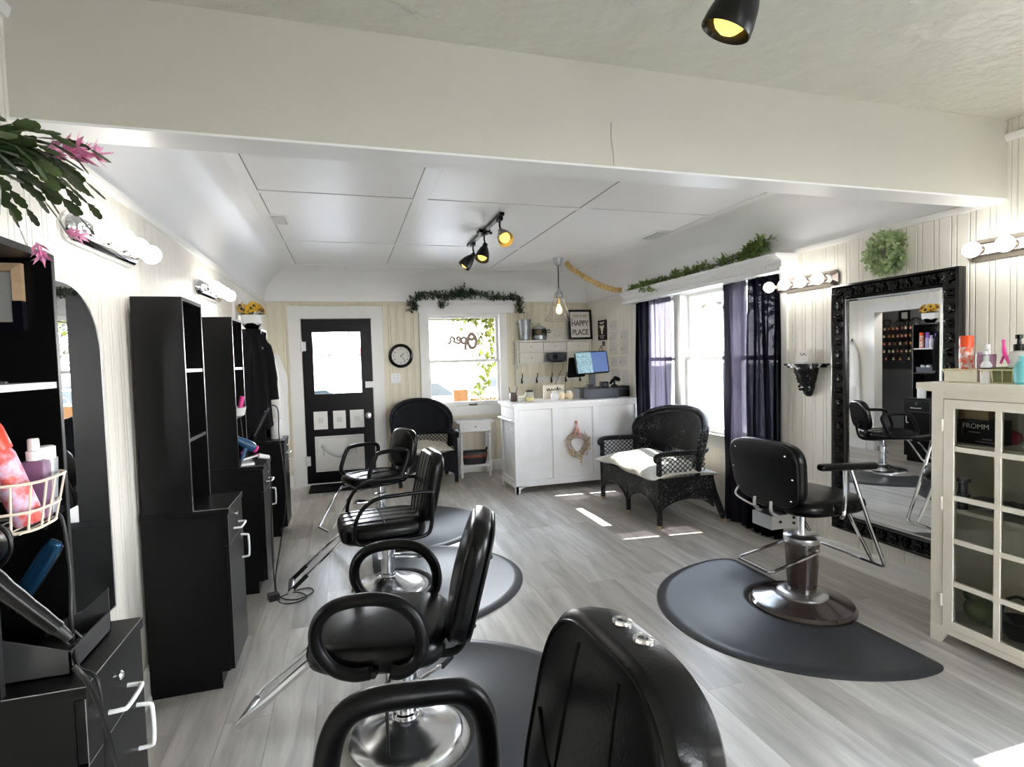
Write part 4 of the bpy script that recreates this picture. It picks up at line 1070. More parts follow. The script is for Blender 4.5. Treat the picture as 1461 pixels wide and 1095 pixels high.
# frameless arched mirror on the left wall
def arch_poly(a, c, z0, z1, r):
    return [(a, z0), (c, z0)] + [(c-r+r*math.cos(PI/2*k/12), z1-r+r*math.sin(PI/2*k/12)) for k in range(13)] + [(a+r+r*math.cos(PI/2+PI/2*k/12), z1-r+r*math.sin(PI/2+PI/2*k/12)) for k in range(13)]
b = B(); extr(b, arch_poly(-.35, .35, .0, 1.21, .26), .006, Matrix(((0,0,1,0),(1,0,0,0),(0,1,0,0),(0,0,0,1))))
t = single('arched_mirror', b, 'mirror', 'frameless arch-topped wall mirror between the two nearest stations', 'mirror', (XL+.002, 2.10, .548), smooth=False)
b = B(); P = arch_poly(-.35, .35, .0, 1.21, .26); tube(b, [(.004, y, z) for y, z in P], .004, 6, True); obj('edge_strip', b, 'chrome_soft', t)
# ---------------------------------------------------------------- lamps
def vanity(label, loc, rz, kind, n=4):
    """wall bar with globe bulbs; local: wall is X=0, bar runs along Y, light to +X"""
    t = thing('vanity_light', label, 'wall light', loc, rz, 'globe bulb vanity lights')
    b = B(); hl, hh = .305, .052
    if kind == 'round':
        L = []
        for ins, x in ((0,0),(0,.012),(.006,.03),(.02,.042),(.034,.046),(.04,.040),(.05,.040)):
            q = []
            for k in range(40):
                a = 2*PI*k/40; r = hh-ins; cy = (hl-hh)*(1 if math.cos(a) > 0 else -1)
                q.append((x, cy + r*math.cos(a), r*math.sin(a)))
            L.append(q)
        loops(b, L); obj('bar', b, 'chrome', t)
    else:
        L = []
        for ins, x in ((0,0),(0,.018),(.018,.045),(.03,.05)):
            y, z, c = hl-ins, hh-ins*.9, .022
            L.append([(x,-y,-z+c),(x,-y+c,-z),(x,y-c,-z),(x,y,-z+c),(x,y,z-c),(x,y-c,z),(x,-y+c,z),(x,-y,z-c)])
        loops(b, L); obj('bar', b, 'nickel', t, smooth=False)
    for k in range(n):
        y = -.225 + .15*k
        b = B(); lathe(b, [(.024,.038),(.024,.056),(.019,.06),(.017,.075)], 16, T((0,y,0)) @ RY(90)); s = obj('socket', b, 'chrome' if kind == 'round' else 'nickel', t)
        b = B(); sphere(b, (.108,y,0), .04, 18); obj('bulb', b, 'bulb_lit', s)
    return t
vanity('chrome globe bulb light bar above the arched mirror on the left wall', (XL, 2.52, 1.955), 0, 'round')
vanity('chrome globe bulb light bar on the left wall above the third station', (XL, 4.19, 1.975), 0, 'round')
vanity('bronze globe bulb light bar between the curtain and the framed mirror', (XR, 3.235, 1.95), 180, 'oct')
vanity('bronze globe bulb light bar at the right edge above the display cabinet', (XR, 1.82, 1.955), 180, 'oct')

def spot(t, p, axis, lit, part='lamp_head', size=1.0):
    """bell shaped head at p pointing along axis, hung from its swivel"""
    z = -Vector(axis).normalized(); X = T(p) @ z.to_track_quat('Z', 'Y').to_matrix().to_4x4() @ Matrix.Scale(size, 4)
    b = B(); lathe(b, [(.001,.034),(.034,.03),(.048,-.005),(.056,-.045),(.059,-.07),(.0605,-.072),(.062,-.07),(.060,-.045),(.052,-.005),(.038,.035),(.024,.055),(.022,.085),(.018,.09),(.001,.09)], 28, X, cap=False)
    h = obj(part, b, 'black_metal' if lit != 'amber' else 'nickel', t, ang=50)
    b = B(); sphere(b, X @ Vector((0,0,-.036)), .042*size, 16); obj('bulb', b, 'spot_glow', h)
    return X
t = thing('track_light', 'black ceiling track with three spot heads in the back room', 'ceiling light', (1.17, 4.66, ZC))
b = B(); box(b, -.018, .018, -.60, .60, -.022, 0); obj('track', b, 'black_metal', t, bev=.003)
b = B(); box(b, -.05, .05, -.05, .05, -.03, -.002); tube(b, [(-.055,0,-.02),(.075,0,-.02)], .012, 8); obj('feed_box', b, 'black_metal', t, bev=.004)
for y, ax, lit in ((-.52,(.02,-.80,-.62),'amber'),(-.02,(-.30,-.30,-.85),'b'),(.42,(-.62,.1,-.72),'b')):
    b = B(); box(b, -.016, .016, y-.045, y+.045, -.05, -.02); tube(b, [(0,y,-.05),(0,y,-.085),(.012,y+.012,-.12)], .008, 8); obj('swivel', b, 'black_metal', t, bev=.003)
    a = Vector(ax).normalized(); spot(t, Vector((.012, y+.012, -.12)) + a*.085, a, lit)
t = thing('spot_lamp', 'black ceiling spot lamp with warm light at the top edge', 'ceiling light', (1.15, 1.29, ZC+.04))
b = B(); lathe(b, [(.045,-.02),(.05,0)], 20); tube(b, [(0,0,-.02),(0,0,-.05),(-.005,.03,-.062)], .009, 8); obj('swivel', b, 'black_metal', t)
a = Vector((-.30,.30,-.85)).normalized(); spot(t, Vector((-.005,.03,-.062)) + a*.105, a, 'b', size=1.18)

t = thing('pendant_lamp', 'wire cage pendant lamp over the reception counter', 'pendant lamp', (2.315, 5.82, ZC))
b = B(); lathe(b, [(.062,0),(.062,-.006),(.036,-.075),(.018,-.085),(.001,-.085)], 24); obj('canopy', b, 'galvanised', t)
b = B(); tube(b, [(0,0,-.08),(0,0,-.345)], .006, 8); obj('rod', b, 'black_metal', t)
b = B(); lathe(b, [(.012,-.34),(.018,-.36),(.048,-.395),(.052,-.43),(.05,-.435),(.001,-.43)], 20); obj('cap', b, 'galvanised', t)
b = B(); prof = [(.05,-.435),(.062,-.49),(.082,-.56),(.112,-.63),(.165,-.695)]
for k in range(14):
    a0 = 2*PI*k/14
    tube(b, [(r*math.cos(a0), r*math.sin(a0), z) for r, z in prof], .0012, 5, k=3)
    tube(b, [((r+.004*i)*math.cos(a0+.05*i), (r+.004*i)*math.sin(a0+.05*i), z) for i, (r, z) in enumerate(prof)], .0009, 5, k=3)
for r, z in ((.051,-.437),(.071,-.525),(.165,-.695)): tube(b, [(r*math.cos(2*PI*j/32), r*math.sin(2*PI*j/32), z) for j in range(32)], .0022, 5, True)
obj('wire_shade', b, 'nickel', t)
b = B(); lathe(b, [(.016,-.43),(.018,-.50),(.014,-.515)], 14); s = obj('socket', b, 'brass', t)
b = B(); lathe(b, [(.014,-.51),(.018,-.53),(.032,-.56),(.036,-.585),(.03,-.61),(.016,-.622),(.001,-.624)], 20); obj('bulb', b, 'bulb_warm', s)
b = B(); P = catmull([(2.40,5.79,2.535),(2.47,5.78,2.46),(2.62,5.75,2.36),(2.80,5.72,2.265),(2.96,5.70,2.22),(3.03,5.68,2.215)], 12)
q = random.Random(2)
tube(b, P, [.026+.008*math.sin(k*2.1)+q.uniform(-.003,.006) for k in range(len(P))], 12)
single('cord_cover', b, 'gold_cloth', 'ruched gold fabric cord cover draped from the pendant to the window cornice', 'cord cover', (0,0,0))

for x0, x1, y0, y1, lab in ((-.52,-.39,4.42,4.69,'white ceiling vent at the left, near the left cove'), (2.70,2.87,4.37,4.70,'white ceiling vent at the right, near the curtained window')):
    t = thing('ceiling_vent', lab, 'vent', ((x0+x1)/2, (y0+y1)/2, ZC), 0, 'ceiling vents'); w, h = (x1-x0)/2, (y1-y0)/2
    b = B(); loops(b, [[(-w,-h,0),(w,-h,0),(w,h,0),(-w,h,0)], [(-w,-h,-.012),(w,-h,-.012),(w,h,-.012),(-w,h,-.012)], [(-w*.72,-h*.8,-.014),(w*.72,-h*.8,-.014),(w*.72,h*.8,-.014),(-w*.72,h*.8,-.014)]], cap1=False); obj('frame', b, 'white_gloss', t, smooth=False)
    b = B(); box(b, -w*.72, w*.72, -h*.8, h*.8, -.0165, -.0155); obj('dark_backing', b, 'ink', t)  # flat black sheet paints the darkness between the louvres
    b = B()
    for k in range(9): box(b, -w*.7, w*.7, -h*.78+k*h*.195-.005, -h*.78+k*h*.195+.005, -.021, -.017)
    obj('louvres', b, 'white_gloss', t, smooth=False)

# ---------------------------------------------------------------- curtains
def curtain(label, y0, y1, folds, amp, m, seed, xc=3.14, ztop=2.055, pool=.0):
    q = random.Random(seed); ph = q.uniform(0,6)
    def fn(u, v):
        z = ztop*(1-v) + .012*v
        a = amp*(.75+.5*v) ; y = y0+(y1-y0)*u + .012*math.sin(folds*2*PI*u*.5+ph+v*2)
        x = xc + a*math.sin(2*PI*folds*u+ph+.4*math.sin(3*v)) - pool*max(0,v-.93)*4 + .01*math.sin(7*v+u*9)
        return Vector((x-XR, y-y0, z-.0))
    o = single('curtain', sheet(B(), fn, int(folds*12), 36), m, label, 'curtain', (XR, y0, 0), 0, 'sheer dark curtains at the right window')
    return o
curtain('narrow dark bunched curtain beside the counter end', 5.29, 5.555, 5, .024, 'curtain_dense', 1)
curtain('sheer purple curtain between the dark bunched one and the middle pane', 4.86, 5.27, 4, .018, 'curtain_sheer', 2)
curtain('sheer purple curtain hanging over the settee end of the window', 3.775, 4.09, 3, .018, 'curtain_sheer', 3)
curtain('dark bunched curtain nearest the framed mirror', 3.42, 3.755, 6, .028, 'curtain_dense', 4, pool=.05)
t = thing('curtain_rod', 'black curtain rod under the window cornice', 'curtain rod', (3.14, 4.5, 2.055))
b = B(); tube(b, [(0,-1.12,0),(0,1.17,0)], .008, 10); obj('rod', b, 'black_metal', t)
for s in (-1.1, 1.15):
    b = B(); tube(b, [(0,s,0),(.06,s,0)], .006, 8); obj('bracket', b, 'black_metal', t)

# ---------------------------------------------------------------- greenery
def garland(bm_l, bm_s, path, q, n, l, spread, sag=0.):
    P = catmull(path, 10)
    tube(bm_s, P, .006, 6)
    for k in range(n):
        c = P[q.randrange(len(P))]; d = rv(q); d.z = d.z*.7
        e = c + d*spread*q.uniform(.4,1.15)
        tube(bm_s, [c, c+(e-c)*.6+Vector((0,0,.008)), e], .0012, 4)
        for j in range(5):
            t = .35+.16*j; p = c+(e-c)*t
            leaf(bm_l, p, (d+rv(q)*.9), Vector((0,0,1)), l*q.uniform(.7,1.25), l*.5)
def greens(name, label, cat, loc, paths, q, n, l, spread, m, lim, ms='bark'):
    t = thing(name, label, cat, loc); bl, bs = B(), B()
    for p, k in paths: garland(bl, bs, p, q, k, l, spread)
    ax, mx = lim
    for g in (bl, bs):
        for v in g.verts:
            if v.co[ax] > mx: v.co[ax] = 2*mx - v.co[ax]
    obj('stems', bs, ms, t); o = obj('leaves', bl, m, t); o['kind'] = 'stuff'; return t
q = random.Random(21)
greens('garland', 'dark green leafy garland on the cornice of the back window', 'garland', (1.5, 6.92, 2.245),
    [([(-.70,0,-.13),(-.68,0,-.02),(-.55,0,.04),(-.3,0,.05),(-.1,0,.06),(.15,0,.05),(.4,0,.03),(.6,0,.03),(.68,0,-.02),(.70,0,-.17)], 430), ([(-.1,0,.04),(-.06,0,.14)], 34), ([(-.28,0,.02),(-.35,0,-.08)], 50), ([(-.2,0,.05),(.1,0,.09)], 60)], q, 0, .038, .08, 'leaf_dark', (1, .07))
greens('garland', 'bright green leafy garland along the right window cornice', 'garland', (3.1, 4.5, 2.185),
    [([(0,1.15,.01),(0,.8,.03),(.01,.4,.04),(0,0,.04),(.02,-.4,.05),(.01,-.75,.06),(0,-.95,.10)], 400), ([(0,-.8,.06),(-.02,-1.02,.13)], 70), ([(-.08,.7,.0),(-.1,.5,-.04)], 30)], q, 0, .041, .075, 'leaf_green', (0, .09))
def wreath(name, label, loc, r, tube_r, n, l, m, rz, seed):
    q = random.Random(seed); t = thing(name, label, 'wreath', loc, rz); bl, bs = B(), B()
    tube(bs, [(0, r*math.cos(2*PI*k/40), r*math.sin(2*PI*k/40)) for k in range(40)], .008, 6, True)
    for k in range(n):
        a = q.uniform(0, 2*PI); c = Vector((0, r*math.cos(a), r*math.sin(a))); d = rv(q); d.x = abs(d.x)
        p = c + d*tube_r*q.uniform(.1,1)
        leaf(bl, p, d+rv(q)*.8, Vector((1,0,0)), l*q.uniform(.7,1.3), l*.75)
    obj('twig_ring', bs, 'twig', t); o = obj('leaves', bl, m, t); o['kind'] = 'stuff'; return t
wreath('leaf_wreath', 'small green leaf wreath hanging above the framed mirror', (XR-.015, 2.575, 2.04), .085, .062, 760, .028, 'leaf_pale', 180, 8)
# dried twig wreath with a red ribbon, on the counter front
q = random.Random(31)
t = thing('twig_wreath', 'dried twig wreath with a red ribbon on the middle counter panel', 'wreath', (2.405, 5.598, .50))
b = B()
for k in range(6):
    r = .075+.012*k; ph = q.uniform(0,6)
    tube(b, [((r+.008*math.sin(3*a+ph))*math.cos(a), -.012-.01*math.sin(2*a+ph), (r+.008*math.sin(3*a+ph))*math.sin(a)) for a in [2*PI*j/36 for j in range(36)]], .0035, 5, True)
for k in range(130):
    a = q.uniform(0, 2*PI); r = q.uniform(.07,.13); p = Vector((r*math.cos(a), -.015, r*math.sin(a))); d = Vector((math.cos(a+.9), -q.random()*.4, math.sin(a+.9)))
    tube(b, [p, p+d*q.uniform(.03,.07)], .0016, 4)
obj('twigs', b, 'twig', t)
b = B()
for k in range(90):
    a = q.uniform(-2.6, .9); r = q.uniform(.08,.155); sphere(b, (r*math.cos(a), -.03-.02*q.random(), r*math.sin(a)), .0055, 6)
for k in range(14): sphere(b, (.03+q.uniform(-.012,.012), -.03, -.12-.11*q.random()), .006, 6)
o = obj('berries', b, 'berry_gold', t); o['kind'] = 'stuff'
b = B(); tube(b, [(-.012,-.015,.24),(-.03,-.025,.16),(-.045,-.03,.10)], [.01,.026,.02], 8, k=5, flat=.3); tube(b, [(-.008,-.015,.24),(.01,-.025,.15),(.022,-.03,.07)], [.01,.022,.016], 8, k=5, flat=.3); sphere(b, (-.01,-.015,.245), .018, 8)
obj('ribbon', b, 'ribbon_red', t)

# flowering cactus in a white pot on the nearest station
q = random.Random(12)
t = thing('christmas_cactus', 'flowering cactus in a white pot on top of the nearest station', 'potted plant', (-.785, 1.45, 1.746))
b = B(); lathe(b, [(.05,0),(.062,.005),(.078,.06),(.082,.11),(.078,.15),(.084,.165),(.08,.17),(.072,.16),(.066,.13),(.001,.13)], 32); obj('pot', b, 'pot_white', t)
segs = B(); tips = []
def cseg(p, d, l, w):
    d = d.normalized(); s = d.cross(Vector((0,0,1))); s = s.normalized() if s.length > .01 else Vector((0,1,0))
    s = (s + rv(q)*.7); s = (s - d*s.dot(d)).normalized(); n2 = s.cross(d)
    L = []
    for f, ww in ((0,.16),(.18,.6),(.3,.95),(.36,.72),(.55,1.0),(.66,1.05),(.72,.8),(.9,.72),(1,.25)):
        c = p + d*l*f; L.append([c + s*w*.5*ww, c + n2*w*.1*min(ww,.8), c - s*w*.5*ww, c - n2*w*.1*min(ww,.8)])
    loops(segs, L)
    return p + d*l
for k in range(64):
    a = q.uniform(-1.1, 1.9); p = Vector((.03*math.cos(a), .03*math.sin(a), .15)); d = Vector((math.cos(a), math.sin(a), q.uniform(.35, 1.5)))
    for j in range(q.choice((3,4,5,5,6))):
        p = cseg(p, d, q.uniform(.042,.056), q.uniform(.022,.031)); d = d.normalized() + Vector((.12,0,-.36-.05*j)) + rv(q)*.22
    tips.append((p, d))
obj('stem_segments', segs, 'cactus_green', t)
def bloom(p, d, s):
    b = B(); d = d.normalized()
    for j in range(3):
        c = p + d*s*.3*j
        for i in range(6):
            o = d.orthogonal(); o.rotate(Matrix.Rotation(2*PI*i/6+j*.5, 3, d)); leaf(b, c, d*(.9-.3*j+.2)+o*(.8-.1*j), o, s*.55, s*.2)
    tube(b, [p, p+d*s*.55, p+d*s*1.15], [s*.08,s*.05,s*.02], 6)
    obj('flower', b, 'flower_pink', t)
bloom(Vector((.165,.03,.205)), Vector((.9,.3,.25)), .085); bloom(Vector((.195,.06,.205)), Vector((1,.1,.2)), .075)
bloom(Vector((.135,.03,.0)), Vector((.25,-.1,-.95)), .05); bloom(Vector((.18,.06,.035)), Vector((.75,.0,-.3)), .045)
# sunflowers
t = thing('sunflower_pot', 'yellow sunflowers in a black and white pot on the farthest station', 'potted plant', (-.775, 5.18, 1.772))
b = B(); lathe(b, [(.035,0),(.05,.01),(.075,.045),(.078,.055)], 24); obj('saucer_bowl', b, 'black_frame', t)
b = B(); loops(b, [[(w*spw(math.cos(a),.5), w*spw(math.sin(a),.5), z) for a in [2*PI*k/32 for k in range(32)]] for w, z in ((.06,.04),(.075,.055),(.08,.125),(.07,.125),(.066,.10))]); obj('pot', b, 'white_gloss', t)
b = B(); c = B()
for k in range(9):
    a = 2*PI*k/9; r = .085 if k < 6 else .03; p = Vector((r*math.cos(a), r*math.sin(a), .165+.02*(k%3))); d = Vector((math.cos(a)*.9, math.sin(a)*.9, .7)).normalized()
    o = d.orthogonal()
    for i in range(16):
        e = o.copy(); e.rotate(Matrix.Rotation(2*PI*i/16, 3, d)); leaf(b, p+e*.012, e+d*.15, d, .045, .017)
    sphere(c, p+d*.004, .014, 8); tube(c, [p, (0,0,.10)], .003, 5)
obj('petals', b, 'flower_yellow', t); obj('flower_centres', c, 'brown_cup', t)
b = B()
for k in range(14): leaf(b, Vector((.05*math.cos(k),.05*math.sin(k),.13)), Vector((math.cos(k),math.sin(k),.15)), Vector((0,0,1)), .07, .035)
obj('leaves', b, 'leaf_dark', t)

# ---------------------------------------------------------------- hanging clothes, left wall
def garment(name, label, loc, rz, h, wtop, wbot, dep, m, sleeves=True, seed=1, buttons=False):
    """coat on a hook: local front is +X, hangs from the origin downwards"""
    q = random.Random(seed); t = thing(name, label, 'coat', loc, rz); b = B(); L = []
    for i in range(15):
        f = i/14; w = (wtop + (wbot-wtop)*f) * (.35 + .65*min(1, f*5.5)**.6); d = dep*(.45+.55*min(1,f*4))
        L.append([(d*math.sin(a)*(1+.18*math.sin(5*a+2*f)) + .012*math.sin(9*a+f*3), w*math.cos(a)*(1+.05*math.sin(7*a+3*f)), -h*f + .012*math.sin(3*a)*f) for a in [2*PI*k/48 for k in range(48)]])
    loops(b, L); body = obj('body', b, m, t, ang=180)
    if sleeves:
        for s in (-1, 1):
            b = B(); tube(b, [(.01, s*wtop*.55, -.06*h), (.02, s*wtop*1.02, -.22*h), (.03, s*(wtop+wbot)*.52, -.45*h), (.045, s*wbot*.92, -.72*h)], [.04,.055,.052,.045], 12, k=5, flat=.8); obj('sleeve', b, m, t)
    b = B(); tube(b, [(.0,-.05,-.01),(.03,-.045,-.04),(.05,0,-.09),(.03,.045,-.04),(0,.05,-.01)], .017, 8, k=4, flat=.6); obj('collar', b, m, body)
    if buttons:
        b = B()
        for k in range(5): sphere(b, (dep*1.08, .02, -.16-.13*k), .009, 8)
        obj('buttons', b, 'chrome_soft', body)
    return t
garment('jacket', 'black jacket hanging against the farthest station', (-.735, 4.905, 1.765), -40, .82, .105, .155, .075, 'charcoal_cloth', True, 3, True)
garment('robe', 'white robe hanging on the left wall near the back corner', (-.775, 6.36, 1.58), 0, .92, .09, .15, .115, 'white_cloth', True, 5)
t = thing('coat_hook', 'small black double hook on the left wall near the back corner', 'hook', (XL, 6.42, 1.575))
b = B(); box(b, 0, .008, -.012, .012, -.05, .05); obj('plate', b, 'black_metal', t)
b = B(); tube(b, [(.005,0,.01),(.05,0,.0),(.085,0,.03),(.09,0,.07)], .005, 8, k=4); tube(b, [(.005,0,-.03),(.03,0,-.045),(.05,0,-.025)], .005, 8, k=4); obj('hook', b, 'black_metal', t)

# ---------------------------------------------------------------- nearest station's things
def bottle(label, loc, prof, m, cap, mc, cat='bottle', name='bottle', rot=None, group=None, n=24, sq=False):
    t = thing(name, label, cat, loc, 0, group, rot)
    def body(pr):
        b = B()
        if sq: return loops(b, [[(r*spw(math.cos(a),.35), r*.62*spw(math.sin(a),.35), z) for a in [2*PI*k/32 for k in range(32)]] for r, z in pr])
        return lathe(b, pr, n)
    obj('body', body(prof), m, t)
    b = B(); lathe(b, cap, n); obj('cap', b, mc, t)
    return t
def can_prof(r, h): return [(r*.92,0),(r,.006),(r,h-.012),(r*.86,h)]
def cap_prof(r, z0, z1): return [(r,z0),(r,z1-.006),(r*.9,z1),(.001,z1)]
t = thing('wire_basket', 'cream wire basket on the lower shelf of the nearest station', 'basket', (-.725, 1.41, 1.128))
b = B(); hx, hy = .105, .085
def ring(z, g): return [((hx+g)*spw(math.cos(a),.55), (hy+g)*spw(math.sin(a),.55), z) for a in [2*PI*k/40 for k in range(40)]]
for z, g in ((.004,-.012),(.045,-.004),(.105,.006)): tube(b, ring(z, g), .0032, 6, True)
obj('wire_rings', b, 'wire_cream', t)
b = B(); R0, R1 = ring(.004,-.012), ring(.105,.006)
for k in range(0, 40, 3): tube(b, [R0[k], R1[k]], .0025, 6)
for k in range(-3, 4): tube(b, [(k*.026,-hy*.9,.004),(k*.026,hy*.9,.004)], .002, 6)
obj('wire_uprights', b, 'wire_cream', t)
bottle('red-capped floral spray can leaning in the wire basket', (-.66, 1.405, 1.138), can_prof(.027,.165), 'floral_can', [(.027,.165),(.0275,.168),(.0265,.21),(.024,.222),(.001,.223)], 'red_plastic', 'spray can', 'spray_can', (math.radians(4), math.radians(-16), 0))
bottle('purple pump bottle with white cap in the wire basket', (-.67, 1.455, 1.135), [(.02,0),(.024,.004),(.026,.12),(.024,.128),(.012,.131)], 'purple_plastic', [(.014,.13),(.0145,.15),(.011,.152),(.0105,.175),(.009,.178),(.001,.178)], 'white_plastic', sq=True)
bottle('silver bottle with white cap behind the purple one in the wire basket', (-.66, 1.482, 1.135), [(.012,0),(.016,.02),(.021,.125),(.021,.13)], 'silver_plastic', [(.018,.13),(.018,.155),(.013,.158),(.001,.158)], 'white_plastic')
t = thing('photo_frame', 'tan and black framed photo inside the top of the nearest station', 'picture frame', (-.80, 1.612, 1.64))
b = B(); w, h = .062, .08
loops(b, [[(-w-g,y,-h-g),(w+g,y,-h-g),(w+g,y,h+g),(-w-g,y,h+g)] for g, y in ((0,0),(0,-.014),(-.018,-.018),(-.022,-.008))], cap1=False); obj('frame', b, 'tan_wood', t, smooth=False)
b = B(); box(b, -w+.02, w-.02, -.009, -.006, -h+.02, h-.02); obj('photo', b, 'ink_grey', t)
b = B(); box(b, -w-.001, w+.001, -.0195, .0, -h-.001, -h+.019); box(b, -w-.001, -w+.019, -.0195, 0, -h+.019, -.01); box(b, w-.019, w+.001, -.0195, 0, -h+.019, -.01); obj('lower_moulding', b, 'black_paint', t, smooth=False, label='dark lower half of the frame')
t = thing('vanity_mirror', 'small round black mirror on a stand on the upper shelf of the nearest station', 'mirror', (-.77, 1.47, 1.435))
b = B(); lathe(b, [(.05,0),(.05,.005),(.01,.012),(.006,.03)], 24); obj('stand', b, 'black_plastic', t)
b = B(); lathe(b, [(.04,-.006),(.044,0),(.04,.006)], 28, T((0,0,.07)) @ RY(75)); obj('rim', b, 'black_frame', t)
def dryer(label, loc, rot, m, m2, hl=1.):
    """barrel along +X (nozzle), handle down -Z"""
    t = thing('hair_dryer', label, 'hair dryer', loc, 0, 'hair dryers on the stations', rot)
    b = B(); lathe(b, [(.03,-.075),(.042,-.06),(.046,-.02),(.042,.03),(.032,.075),(.03,.11)], 28, RY(90)); lathe(b, [(.026,.11),(.026,.06),(.001,.06)], 20, RY(90)); obj('barrel', b, m, t)
    b = B(); lathe(b, [(.03,-.078),(.034,-.09),(.03,-.10),(.001,-.10)], 24, RY(90)); obj('rear_grille', b, m2, t)
    b = B(); lathe(b, [(.032,.108),(.034,.112),(.03,.145),(.028,.145)], 24, RY(90)); obj('nozzle', b, m2, t)
    b = B(); tube(b, [(-.005,0,-.03),(-.012,0,-.09*hl),(-.022,0,-.16*hl)], [.024,.021,.019,.017], 14, k=4, flat=.8); h = obj('handle', b, m, t)
    b = B(); box(b, .0, .012, -.008, .008, -.10, -.075); obj('switch', b, m2, h, bev=.002)
    b = B(); z = .16-.16*hl; tube(b, [(-.022,0,z-.155),(-.026,0,z-.19)], [.012,.008], 10); tube(b, [(-.03,-.012,z-.185),(-.03,.012,z-.185),(-.03,.012,z-.2),(-.03,-.012,z-.2)], .003, 6, True); obj('strain_relief', b, 'black_rubber', h)
    return t
dryer('black hair dryer hanging at the front of the nearest station', (-.678, 1.215, 1.132), tuple((RY(-37.6) @ RZ(-90)).to_euler()), 'black_plastic', 'black_rubber', 1.3)
t = thing('dryer_ring', 'black wire ring holding the black hair dryer at the nearest station', 'holder', (-.678, 1.31, 1.132))
b = B(); tube(b, [(.05*math.cos(2*PI*k/28), -.045, .05*math.sin(2*PI*k/28)) for k in range(28)], .004, 6, True); tube(b, [(-.05,-.045,0),(-.07,-.02,0),(-.075,0,0)], .004, 6); obj('ring', b, 'black_metal', t)
t = thing('appliance_holder', 'grey sheet metal tool holder standing on the nearest station', 'holder', (-.665, 1.47, .811))
b = B(); extr(b, [(-.06,0),(.075,0),(.075,.11),(.02,.06),(-.06,.03)], .004, Matrix(((1,0,0,0),(0,0,1,.10),(0,1,0,0),(0,0,0,1)))); extr(b, [(-.06,0),(.075,0),(.075,.05),(-.06,.10)], .004, Matrix(((1,0,0,0),(0,0,1,-.10),(0,1,0,0),(0,0,0,1))))
box(b, -.06, .075, -.10, .104, 0, .004); box(b, .071, .075, -.1, .104, 0, .05); obj('folded_sheet', b, 'sheet_steel', t)
t = thing('flat_iron', 'metallic blue flat iron leaning inside the nearest station', 'flat iron', (-.74, 1.48, .93), 0, rot=(math.radians(8), math.radians(34), 0))
b = B(); pad(b, .019, .085, .02, T((0,0,.10)) @ RX(90), e=5, n=24); obj('upper_arm', b, 'blue_gloss', t, label='metallic blue arm')
b = B(); pad(b, .017, .095, .018, T((.0,.022,.07)) @ RX(90), e=5, n=24); obj('lower_arm', b, 'black_plastic', t)
b = B(); box(b, -.014, .014, .005, .016, .09, .17); obj('plates', b, 'chrome_soft', t)
def cord(label, pts, r=.0035, m='black_rubber'):
    p0 = Vector(pts[0]); b = B(); tube(b, [Vector(p)-p0 for p in pts], r, 8, k=8)
    return single('power_cord', b, m, label, 'cord', p0)
cord('black cord hanging from the shelf of the nearest station over its front', [(-.68,1.50,1.10),(-.655,1.48,1.135),(-.632,1.47,1.12),(-.622,1.465,1.0),(-.615,1.44,.90),(-.575,1.36,.835),(-.525,1.328,.80),(-.52,1.325,.6),(-.53,1.322,.38)], .0042)
cord('black cord trailing from the black hair dryer down the near side of the station', [(-.52,1.215,.90),(-.505,1.22,.87),(-.495,1.25,.79),(-.50,1.30,.68),(-.47,1.28,.5),(-.46,1.28,.36)], .0048)

# third station's tools
y3 = 3.80
t = thing('tool_basket', 'small white basket of pink and white tools on the third station', 'basket', (-.71, y3+.12, 1.145))
b = B(); loops(b, [[(w*spw(math.cos(a),.6), w*1.3*spw(math.sin(a),.6), z) for a in [2*PI*k/28 for k in range(28)]] for w, z in ((.05,0),(.062,.05),(.064,.052),(.058,.05),(.05,.008))]); obj('basket', b, 'white_plastic', t)
b = B(); tube(b, [(0,-.02,.01),(.02,-.05,.16),(.01,-.07,.24)], .004, 6); obj('comb_tail', b, 'black_plastic', t)
b = B(); tube(b, [(.02,.03,.02),(.04,.03,.12)], .014, 10); obj('pink_clip', b, 'pink_plastic', t)
dryer('blue hair dryer with pink nozzle on the third station', (-.645, y3+.08, .955), tuple((RZ(205) @ RY(-35) @ RX(20)).to_euler()), 'blue_light', 'pink_plastic').scale = (.72, .72, .72)
t = thing('curling_iron', 'silver curling iron on the countertop of the third station', 'curling iron', (-.64, y3+.07, .855), 20)
b = B(); tube(b, [(-.05,0,0),(.06,0,.02)], .015, 12); obj('barrel', b, 'chrome', t)
b = B(); tube(b, [(.06,0,.02),(.13,.02,.0)], [.017,.013], 12); obj('handle', b, 'white_plastic', t)
b = B(); box(b, -.05, .03, -.04, .04, -.03, -.014); obj('rest', b, 'white_plastic', t, bev=.004)
t = thing('flat_iron', 'black flat iron hanging in front of the black jacket', 'flat iron', (-.585, y3+.24, 1.06), 0, rot=(0, math.radians(28), math.radians(20)))
b = B(); pad(b, .014, .10, .016, T((0,0,0)) @ RX(90), e=5, n=24); pad(b, .013, .09, .014, T((0,.02,-.01)) @ RX(90), e=5, n=24); obj('arms', b, 'black_plastic', t)
b = B(); tube(b, [(0,0,.10),(.0,0,.13)], .008, 8); obj('swivel', b, 'grey_plastic', t)
b = B(); tube(b, [(0,.01,-.08),(0,.02,-.235)], [.02,.016], 8); obj('stand', b, 'black_plastic', t)
cord('black cord arching from the black flat iron down to the floor', [(-.53,4.06,1.175),(-.50,4.06,1.19),(-.47,4.06,1.15),(-.47,4.05,.98),(-.455,4.05,.8),(-.44,4.03,.55),(-.47,3.9,.3),(-.50,3.78,.08),(-.46,3.66,.012),(-.36,3.60,.006),(-.27,3.68,.006),(-.30,3.76,.006),(-.40,3.74,.006)], .0038)
